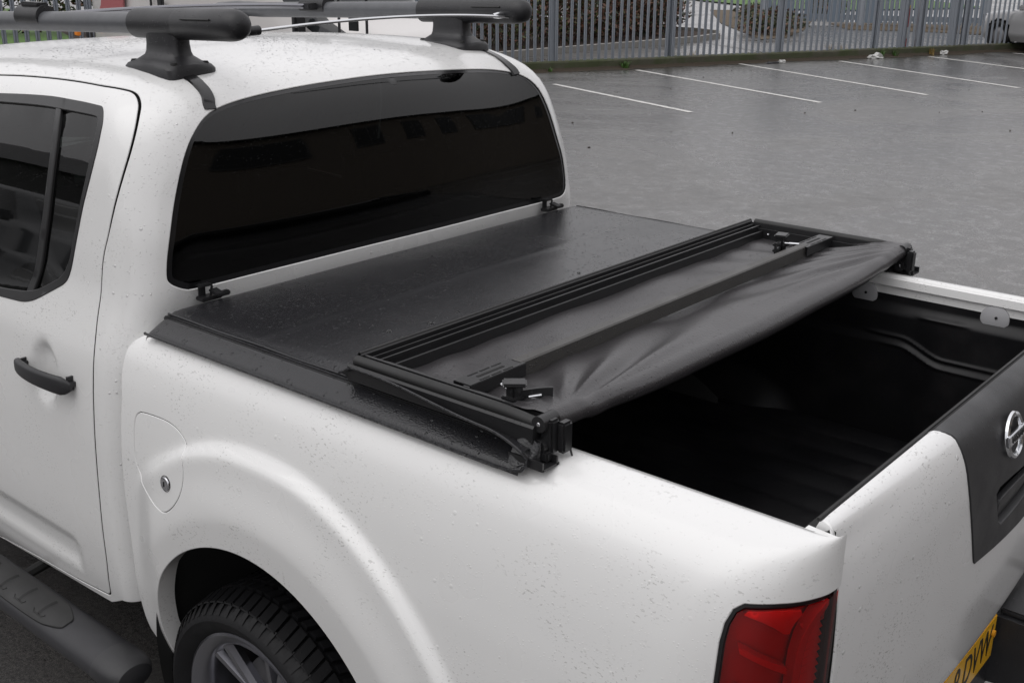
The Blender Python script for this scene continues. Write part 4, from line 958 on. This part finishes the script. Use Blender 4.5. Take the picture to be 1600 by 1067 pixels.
# ------------------------------------------------------------------ background vehicles
def loop(T,e=4.5):
    T=np.array(T,float); fz,fw_,fr_,ff=[pch(T[:,0],T[:,k]) for k in (1,2,3,4)]
    def fn(s,v,off=0.0):
        s=np.asarray(s,float); v=np.asarray(v,float); w=fw_(v)-off; xr=fr_(v)-off; xf=ff(v)+off; a=(xr-xf)/2; c=(xr+xf)/2
        C_,S_=np.cos(s),np.sin(s); ee=e
        return np.stack([c+a*np.sign(C_)*np.abs(C_)**(2/ee),w*np.sign(S_)*np.abs(S_)**(2/ee),fz(v)],-1)
    return fn
def bgcar(name,label,cat,loc,rz,L,Wd,H,col,van=False,extra=None):
    root=empty(name,loc,rz,label=label,cat=cat); pm=mat(name+'_paint',col,.3,coat=.7)
    hw=Wd/2; h=L/2
    if van: T=[(0,.28,hw-.06,h-.05,-h+.05),(.4,.5,hw,h,-h),(1.0,1.0,hw,h,-h+.06),(1.2,1.15,hw-.01,h,-h+.12),(1.35,1.32,hw-.02,h,-h+.55),(1.9,1.9,hw-.06,h-.02,-h+1.20),(2.3,H-.12,hw-.11,h-.05,-h+1.5),(2.45,H-.03,hw-.22,h-.16,-h+1.7),(2.7,H,.05,h-1.5,-h+3.0)]; Z0,Z1=1.36,1.95
    else: T=[(0,.22,hw-.08,h-.08,-h+.08),(.35,.42,hw,h,-h),(.62,.62,hw,h-.01,-h+.02),(.85,.80,hw-.02,h-.04,-h+.12),(.95,.885,hw-.05,h-.10,-h+.55),(1.02,.94,hw-.08,h-.18,-h+1.15),(1.3,1.18,hw-.16,h-.42,-h+1.62),(1.5,H-.06,hw-.24,h-.70,-h+2.0),(1.6,H-.015,hw-.34,h-.9,-h+2.2),(1.9,H,.05,h-1.6,-h+2.6)]; Z0,Z1=1.03,1.47
    fn=loop(T); us=np.linspace(0,2*PI,121); vs=np.linspace(0,T[-1][0],50)
    P,Fc=grid(fn,us,vs)
    # wheel arches: drop faces inside the arch circles
    wx=[-h+(.95 if van else .82),h-(1.05 if van else .85)]; wr=.33 if not van else .35
    keep=[]
    for f in Fc:
        c=P[list(f)].mean(0); 
        if any((c[0]-x)**2+(c[2]-wr)**2<(wr+.06)**2 for x in wx) and abs(c[1])>hw*.55: continue
        keep.append(f)
    obj('body',P,keep,pm,root)
    MB().box((0,0,.55),(L*.9,Wd*.80,.45)).build('underbody',MT['black_inner'],root)
    def glassp(s0,s1,nm='window_pane',z0=Z0,z1=Z1):
        P_=rpoly([(s0,z0),(s1,z0),(s1,z1),(s0,z1)],.03); panel(nm,lambda s,v:fn(s,v,-.004),P_,[],MT['glassdark'],root,h=.08,fold=.008)
    if not van:
        for sgn in (1,-1):
            for a,b in ((1.08,1.50),(1.56,2.02)):
                s0,s1=(a,b) if sgn>0 else (2*PI-b,2*PI-a); glassp(s0,s1)
        glassp(-.55,.55,'rear_window'); glassp(PI-.60,PI+.60,'windscreen')
    else:
        glassp(PI-.62,PI+.62,'windscreen',1.40,2.0)
        for sgn in (1,-1):
            s0,s1=(2.02,2.35) if sgn>0 else (2*PI-2.35,2*PI-2.02); glassp(s0,s1,'window_pane',1.18,1.8)
    for x in wx:
        for sg in (-1,1):
            w=MB(); w.lathe([(wr*.62,-.02),(wr*.9,-.03),(wr,.0),(wr,.18),(wr*.6,.2)],(x,sg*(hw-.04) if sg<0 else hw-.02,wr),'Y',36)
            if sg>0: w.V=[(a,2*(hw-.02)-b-.0,c) for a,b,c in w.V]
            w.build('wheel',MT['tyre'],root)
            m=MB(); y=sg*(hw-.045); m.lathe([(0,0),(.05,0),(wr*.6,.01),(wr*.64,0.02*-sg)],(x,y,wr),'Y',30); m.build('hubcap',MT['hub'],root)
    for sg in (-1,1):
        P_=rpoly([(PI+sg*.50,.60 if not van else .75),(PI+sg*.85,.62 if not van else .8),(PI+sg*.85,.78 if not van else 1.0),(PI+sg*.50,.74 if not van else .95)],.02); 
        panel('headlight',lambda s,v:fn(s,v,-.004),P_ if sg>0 else P_[::-1],[],MT['lampclear'],root,h=.05,fold=.006)
        MB().box((-h+(1.5 if not van else 1.25),sg*(hw+.06),(.98 if not van else 1.28)),(.10,.16,.13 if not van else .24),b=.03).build('wing_mirror',pm if not van else MT['plastic'],root)
    if not van:
        P_=rpoly([(PI-.45,.40),(PI+.45,.40),(PI+.45,.52),(PI-.45,.52)],.02); panel('grille',lambda s,v:fn(s,v,-.003),P_,[],MT['plastic'],root,h=.06,fold=.006)
    return root,fn
MT['glassdark']=mat('dark_car_glass',(.02,.022,.024),.05); MT['hub']=mat('hub_silver',(.25,.25,.26),.4,.7); MT['lampclear']=mat('headlamp',(.5,.5,.5),.08,coat=1)
# silver car nose-in to the kerb
bgcar('parked_car','silver hatchback parked nose in to the kerb in the upper right corner','car',(-5.55,25.95,0),math.atan2(-.42,.91),4.1,1.72,1.48,(.33,.33,.335))
# maroon car just beyond the pickup
mc,fnm=bgcar('parked_car','dark red car with wet roof just beyond the pickup cab','car',(-5.15,2.45,0),PI*0,4.3,1.70,1.42,(.10,.012,.012))
# grey car reflected in the side windows
bgcar('parked_car','dark grey car parked on the near side, seen mirrored in the rear door glass','car',(-9.0,-5.6,0),PI+.15,4.3,1.75,1.42,(.06,.065,.07))
# long white van
vr,fnv=bgcar('parked_van','long white van with pink artwork on its side, beyond the pickup roof','van',(-10.3,7.1,0),PI,6.2,1.75,2.5,(.62,.60,.585),True)
# (front points to +x)
def vside(poly,name,m,off,label=None): 
    # poly in local x,z on the side facing the pickup
    V=[(x,.902+off,z) for x,z in poly]+[(x,.88,z) for x,z in poly]; n=len(poly)
    return obj(name,V,[tuple(range(n))]+[(i,n+i,n+(i+1)%n,(i+1)%n) for i in range(n)],m,vr,False)
pink=mat('pink_vinyl',(.42,.13,.14),.4); blue=mat('blue_vinyl',(.05,.12,.32),.4); dk=MT['plastic']
def wl(x,z): return (-(x+10.3),z)          # world x on the near side -> van local
def quad(x0,x1,z0,z1,sk=0): return [wl(x0,z0),wl(x1,z0),wl(x1+sk,z1),wl(x0+sk,z1)]
vside([wl(-12.75,1.10),wl(-12.05,1.10),wl(-12.0,1.22),wl(-12.02,1.30),wl(-12.0,1.50),wl(-12.1,1.75),wl(-12.25,1.9),wl(-12.45,1.70),wl(-12.55,1.35)],'artwork',pink,.003)
vside(quad(-12.1,-11.85,1.08,1.13),'artwork',blue,.0045)
for x in (-11.39,-7.835,-7.40): vside(quad(x,x+.018,.5,2.3),'door_seam',dk,.002)
vside(quad(-7.66,-7.53,1.25,1.42),'small_window',MT['glassdark'],.004)
b=MB(); b.box((wl(-11.12,1.38)[0],.92,1.40),(.10,.05,.14),b=.01); b.build('door_latch',dk,vr)
b=MB(); b.box((wl(-13.3,1.0)[0],.86,.95),(.10,.05,.07),b=.01); b.build('marker_lamp',mat('amber',(.9,.28,.03),.3),vr)
for x in (-13.0,-12.9): vside(quad(x,x+.03,.85,1.03),'vent_slot',dk,.003)
# ------------------------------------------------------------------ ground beyond the fence
def sheet(name,poly,z,m,kind='structure',h=None):
    return obj(name,[(x,y,z) for x,y in poly],[tuple(range(len(poly)))],m,kind=kind)
pathm=asphalt('wet_concrete_path',.09); soil=mat('bark_soil',(.03,.02,.015),.9); q=N(soil); q.set('Base Color',q.mix(q.noise(25,6,.7),(.012,.008,.006),(.075,.045,.03))); q.set('Normal',q.bump(q.noise(30,5),1,.03))
def fxy(s,n): p=fl(s,n); return (p.x,p.y)
ck=[fxy(*p) for p in [(-20,.35),(-7,.5),(-2,1.9),(1.43,3.15),(4.8,4.27),(7.0,5.1),(8.2,5.8),(8.9,6.7),(9.0,7.9),(8.2,9.4)]]
sheet('planting_bed',ck+[fxy(6,18),fxy(-20,18)],.05,soil)
kb=conc
V=[];
for i,p in enumerate(ck):
    a=Vector((*ck[max(0,i-1)],0));b=Vector((*ck[min(len(ck)-1,i+1)],0)); t=(b-a).normalized(); n=Vector((-t.y,t.x,0)); P0=Vector((*p,0))
    V+=[tuple(P0-n*.06+Vector((0,0,-.02))),tuple(P0-n*.06+Vector((0,0,.13))),tuple(P0+n*.06+Vector((0,0,.135))),tuple(P0+n*.06+Vector((0,0,-.02)))]
palek=mat('pale_kerb',(.25,.24,.22),.7)
obj('bed_kerb',V,[(i*4+k,(i+1)*4+k,(i+1)*4+k+1,i*4+k+1) for i in range(len(ck)-1) for k in range(3)],palek,smooth=False,kind='structure')
# pale wet path and far planted islands
sheet('concrete_path',[fxy(*p) for p in [(6.2,.35),(40,.35),(50,40),(14,40),(9.0,18),(8.4,9.4),(9.1,7.9),(9.0,6.7),(8.3,5.7),(7.0,5.0)]],.006,pathm)
isl=[fxy(*p) for p in [(8.9,4.9),(9.97,5.2),(12.5,7.4),(16.5,11.5),(19.8,17.5),(17.5,18.5),(12.3,11.0)]]
ISL=isl
verge=mat('rough_verge',(.09,.07,.04),.9); q=N(verge); q.set('Base Color',q.mix(q.noise(14,6,.7),(.03,.024,.014),(.15,.105,.06)))
sheet('verge',[fxy(*p) for p in [(15.7,9.9),(16.9,8.0),(16.6,5.6),(16.1,5.1),(16.9,3.6),(20.9,5.3),(21,8.2),(18.5,8.2),(17.9,9.5)]][::-1],.03,verge)
sheet('verge',[fxy(*p) for p in [(14.0,7.2),(15.3,5.9),(16.2,3.9),(16.6,5.6),(16.9,8.0),(15.7,9.9)]],.02,verge)
grassm=mat('lawn',(.07,.17,.02),.8); q=N(grassm); q.set('Base Color',q.mix(q.noise(9,5,.7),(.05,.11,.02),(.10,.19,.035)))
sheet('planting_island',ISL,.02,verge)
sheet('lawn',[fxy(*p) for p in [(20.6,18.5),(21.3,16.0),(30,16),(40,34),(26,40)]],.06,grassm)
sheet('lawn',[fxy(*p) for p in [(-30,5),(-8,5.0),(-7,10),(-7,26),(-30,26)]],.07,grassm)
# ------------------------------------------------------------------ shrubs
def leafmat(name,c0,c1):
    m=mat(name,c0,.5); q=N(m); g_=q.t.nodes.new('ShaderNodeNewGeometry'); 
    q.set('Base Color',q.mix(q.noise(3,4,.7),c0,c1)); return m
LD=leafmat('dark_leaf',(.010,.018,.007),(.030,.045,.015)); LB=leafmat('brown_leaf',(.07,.030,.018),(.17,.075,.04)); LG=leafmat('olive_leaf',(.05,.065,.015),(.11,.12,.035)); TW=mat('twig',(.05,.03,.025),.85)
def shrub(name,x,y,rx,ry,h,n,mix_,label,cat='shrub',group=None,rz=0,leaf=.055,z0=.05):
    root=empty(name,(x,y,z0),rz,label=label,cat=cat,group=group)
    u=rng.normal(size=(n,3)); u/=np.linalg.norm(u,axis=1)[:,None]; r=rng.uniform(.35,1,n)**.6
    ang=np.arctan2(u[:,1],u[:,0]); lump=1+.16*np.sin(ang*5+x)+.13*np.sin(u[:,2]*7+ang*3+y)
    c=u*(r*lump)[:,None]*A(rx,ry,h*.55)+A(0,0,h*.5); c[:,2]=np.abs(c[:,2])+.02
    t=rng.normal(size=(n,3)); t/=np.linalg.norm(t,axis=1)[:,None]; b=np.cross(t,rng.normal(size=(n,3))); b/=np.linalg.norm(b,axis=1)[:,None]
    l=rng.uniform(.6,1.3,n)[:,None]*leaf
    V=np.stack([c-t*l,c+b*l*.45,c+t*l,c-b*l*.45],1).reshape(-1,3); Fc=np.arange(4*n).reshape(-1,4)
    low=c[:,2]<h*.45; mi=np.where(rng.random(n)<mix_[0],0,1); mi=np.where(rng.random(n)<mix_[2],2,mi)
    obj('foliage',V,Fc,[LD,LB,LG],root,False,mi)
    st=MB()
    for k in range(26):
        a=random.uniform(0,2*PI); e=random.uniform(.3,1); p=[(0,0,-.05)]
        bx,by=random.uniform(-.5,.5)*rx,random.uniform(-.5,.5)*ry; P=[(bx,by,-.05)]
        for j in range(1,5): t_=j/4; P.append((bx+math.cos(a)*rx*.6*e*t_+random.uniform(-.04,.04),by+math.sin(a)*ry*.6*e*t_+random.uniform(-.04,.04),h*t_*random.uniform(.85,1)))
        st.tube(P,[.012,.010,.008,.006,.003],5)
    st.build('stems',TW,root)
    return root
sp=[(-5.2,3.1,1.5,1.7),(-3.0,3.6,1.4,1.6),(-.8,4.2,1.4,1.6),(1.4,5.0,1.4,1.7),(3.3,5.7,1.4,1.75),(5.1,6.4,1.3,1.6),(6.7,7.1,1.2,1.5),(7.7,8.4,1.1,1.5)]
SL=['dense brown and green shrub behind the fence beside the van','dark leafy shrub behind the fence, second from the van','brown leaved shrub behind the fence just right of the cab','olive topped shrub behind the fence above the first parking line','tall russet shrub behind the fence with dark base','dark red twiggy shrub behind the fence','low brown shrub near the bend of the pale kerb','last brown shrub before the wet path']
mixs=[(.6,.4,.1),(.7,.3,.1),(.5,.5,.05),(.35,.6,.35),(.4,.6,.2),(.3,.7,.05),(.35,.6,.1),(.35,.6,.1)]
for (s,n,r,h),lb_,m_ in zip(sp,SL,mixs):
    x,y=fxy(s,n); shrub('shrub',x,y,r*.95,r,h,5200,m_,lb_,'shrub','shrubs along the fence',rz=frz)
# island planting, hedge before lawn, far left hedge
for (s_,n_,l_) in ((10.6,6.6,'low dark shrub at the near end of the island'),(12.8,9.2,'middle low shrub on the island between the paths'),(15.6,13.0,'low shrub at the far end of the island')):
    x,y=fxy(s_,n_); shrub('shrub',x,y,.9,1.3,.42,1800,(.6,.6,.15),l_,rz=frz-PI/2+.62)
x,y=fxy(19.5,14.2); shrub('hedge',x,y,.7,3.6,.55,4000,(.6,.4,.3),'low clipped hedge in front of the bright lawn','hedge',rz=frz-PI/2+.9)
x,y=fxy(-12.5,12.5); shrub('hedge',x,y,1.5,9,2.6,9000,(.6,.3,.35),'tall dark hedge behind the fence at the far left','hedge',rz=frz-PI/2,leaf=.09)
x,y=fxy(1,12); shrub('hedge',x,y,1.8,8,3.0,9000,(.8,.2,.1),'tall dark evergreen hedge behind the shrubs','hedge',rz=frz-PI/2,leaf=.11)
# weeds along the kerb foot
def weed(s,n,h,k,label,col):
    p=fl(s,n,.0); root_v=[];Fc=[]
    for i in range(k):
        a=random.uniform(0,2*PI); l=h*random.uniform(.6,1.2); lean=random.uniform(.15,.75); w=.010; bx,by=random.uniform(-.07,.07),random.uniform(-.04,.04)
        o=len(root_v)
        for j in range(4):
            t=j/3; cx=bx+math.cos(a)*lean*l*t**1.5; cy=by+math.sin(a)*lean*l*t**1.5; z=l*t*(1-.25*lean*t); ww=w*(1-t)*1.2+.001
            root_v+=[(cx-math.sin(a)*ww,cy+math.cos(a)*ww,z),(cx+math.sin(a)*ww,cy-math.cos(a)*ww,z)]
        Fc+=[(o+2*j,o+2*j+1,o+2*j+3,o+2*j+2) for j in range(3)]
    o=obj('weed_tuft',root_v,Fc,col,None,False,label=label,cat='weed',group='weeds growing along the kerb'); o.location=p
WG=leafmat('weed_green',(.05,.11,.02),(.09,.19,.04)); WY=leafmat('dry_grass',(.22,.15,.04),(.35,.24,.08))
weed(1.55,-.06,.17,46,'bright green weed tuft at the kerb foot near the first full parking line',WG)
weed(-.1,-.05,.10,20,'small dark weed at the kerb next to the cab',WG)
weed(3.05,.28,.22,26,'green weeds behind the kerb below the fence, left of the dry grass',WG)
weed(3.35,.3,.26,30,'dry yellow grass tuft behind the kerb beside green weeds',WY)
weed(7.0,.3,.30,40,'tall dry orange grass clump behind the fence pales',WY); weed(7.35,.32,.26,34,'shorter dry grass clump right of the tallest one',WY)
weed(8.1,-.04,.16,36,'leafy green weeds on the kerb before the gate',WG); weed(8.5,-.04,.15,30,'green weed patch growing on the kerb by the gate post',WG); weed(9.6,-.05,.16,30,'rusty coloured weed on the kerb below the striped post',WY)
weed(12.3,.4,.4,30,'dry stalks behind the fence near the silver car',WY)
# striped post
rp=empty('marker_post',fl(9.15,.3),label='thin red and white post with yellow cap behind the fence',cat='post')
b=MB().tube([(0,0,0),(0,0,.34)],.045,14).tube([(0,0,.58),(0,0,.98)],.045,14); b.build('red_band',mat('post_red',(.42,.03,.02),.4),rp)
MB().tube([(0,0,.34),(0,0,.58)],.0445,14).build('white_band',mat('post_white',(.6,.6,.58),.4),rp); MB().tube([(0,0,.98),(0,0,1.04)],.05,14).build('cap',mat('post_yellow',(.75,.5,.03),.4),rp)
# steel gate behind the fence
gx=empty('steel_gate',fl(16.0,8.4),frz-.85,label='grey steel palisade gate standing behind the fence beyond the striped post',cat='gate')
for x in (-3.3,-.3,3.3): MB().box((x,0,1.2),(.16,.16,2.4)).build('gate_post',galv,gx,False)
MB().box((0,0,.25),(6.6,.06,.16)).build('bottom_rail',galv,gx,False); MB().box((0,0,1.9),(6.6,.06,.10)).build('top_rail',galv,gx,False)
MT['gatesteel']=mat('blue_grey_steel',(.17,.21,.26),.5,.2)
gp=None
for k in range(46):
    x=-3.22+k*.142
    if gp is None: o=MB().box((0,0,0),(.110,.015,2.3)).build('pale',MT['gatesteel'],gx,False); gp=o.data
    else: o=link('pale',gp,gx)
    o.location=(x,-.05,1.25)
for s in (8.86,9.4,10.4):
    o=MB().box((0,0,1.2),(.14,.14,2.4)).build('post',galv,fence,False); o.location=(FD[0]*s+FN[0]*.16,FD[1]*s+FN[1]*.16,0); o.rotation_euler=(0,0,frz)
# litter
def litter(s,n,label,col,sx,sy,sz):
    b=MB(); rr=random.Random(int(s*10)); pts=[]
    bm=bmesh.new(); bmesh.ops.create_icosphere(bm,subdivisions=2,radius=1)
    for v in bm.verts: k=1+.35*math.sin(v.co.x*7+s)+.25*math.sin(v.co.y*9); v.co=Vector((v.co.x*sx*k,v.co.y*sy*k,max(-.2,v.co.z)*sz*k+sz*.3))
    bm.verts.index_update(); o=obj('litter',[tuple(v.co) for v in bm.verts],[[v.index for v in f.verts] for f in bm.faces],col,None,False,label=label,cat='litter'); bm.free(); o.location=fl(s,n,0); o.rotation_euler=(0,0,frz)
WH=mat('white_litter',(.6,.6,.58),.5)
litter(5.15,-.32,'crumpled white and green scrap by the kerb',WH,.10,.05,.05); litter(4.9,-.33,'flat dark scrap beside the crumpled white litter',MT['plastic'],.20,.06,.03)
litter(7.75,-.25,'white carrier bag lying against the kerb',WH,.16,.09,.08); litter(9.9,-.12,'small white wrapper on the kerb below the striped post',WH,.10,.05,.07)
# a few stones and leaves on the asphalt
b=MB()
for _ in range(36):
    x=random.uniform(-9,2.5);y=random.uniform(3,17); r=random.uniform(.004,.014); b.box((x,y,.006),(r*2,r*1.4,.012),random.uniform(0,3))
b.build('debris',mat('dark_debris',(.03,.022,.015),.8),None,kind='stuff',label='scattered leaf and stone debris on the wet asphalt')
# ------------------------------------------------------------------ buildings reflected in the glass
brick=mat('red_brick',(.25,.1,.06),.85); q=N(brick); bt=q.t.nodes.new('ShaderNodeTexBrick'); bt.inputs['Scale'].default_value=4.4; bt.inputs['Color1'].default_value=(.50,.20,.10,1); bt.inputs['Color2'].default_value=(.38,.14,.07,1); bt.inputs['Mortar'].default_value=(.22,.19,.16,1)
q.t.links.new(q.co((1,1,1),(PI/2,0,PI/2)),bt.inputs['Vector']); q.set('Base Color',bt.outputs['Color'])
roofm=mat('grey_roof_sheet',(.10,.10,.105),.6); q=N(roofm); q.set('Base Color',q.mix(q.noise(2,5),(.07,.07,.075),(.13,.13,.13)))
bd=empty('brick_building',(12.5,14,0),label='single storey red brick building with grey roof behind the truck',cat='building')
MB().box((4,0,3.3),(8,44,6.6)).build('wall',brick,bd,False)
r=MB(); V=[(-.3,-22.4,6.6),(-.3,22.4,6.6),(4,22.4,6.9),(4,-22.4,6.9),(8.4,22.4,6.6),(8.4,-22.4,6.6)]; r.add(V,[(0,1,2,3)[::-1],(3,2,4,5)[::-1],(0,3,5),(1,4,2)]); r.build('roof',roofm,bd,False)
MB().box((-.32,0,6.56),(.12,44.8,.14)).build('gutter',MT['plastic'],bd,False)
for k in range(11):
    y=-19.5+k*3.9; f_=MB().box((-.02,y,4.9),(.08,1.9,1.9)).build('window_frame',mat('window_frame_grey',(.10,.10,.10),.5) if k==0 else MT['wf'],bd,False)
    if k==0: MT['wf']=f_.data.materials[0]
    for dy in (-.42,.42): MB().box((-.065,y+dy*1.1,4.9),(.02,.82,1.7)).build('pane',MT['glassdark'],f_,False)
shed=empty('grey_shed',(-22,-13,0),.0,label='long low grey shed near the truck, mirrored in the side glass',cat='shed')
MB().box((0,-4,1.5),(44,8,3.0)).build('wall',mat('shed_grey',(.10,.10,.10),.7),shed,False)
r=MB(); r.add([(-22.4,.4,2.9),(22.4,.4,2.9),(22.4,-4,5.0),(-22.4,-4,5.0),(22.4,-8.4,2.9),(-22.4,-8.4,2.9)],[(0,1,2,3),(3,2,4,5)]); r.build('roof',roofm,shed,False)
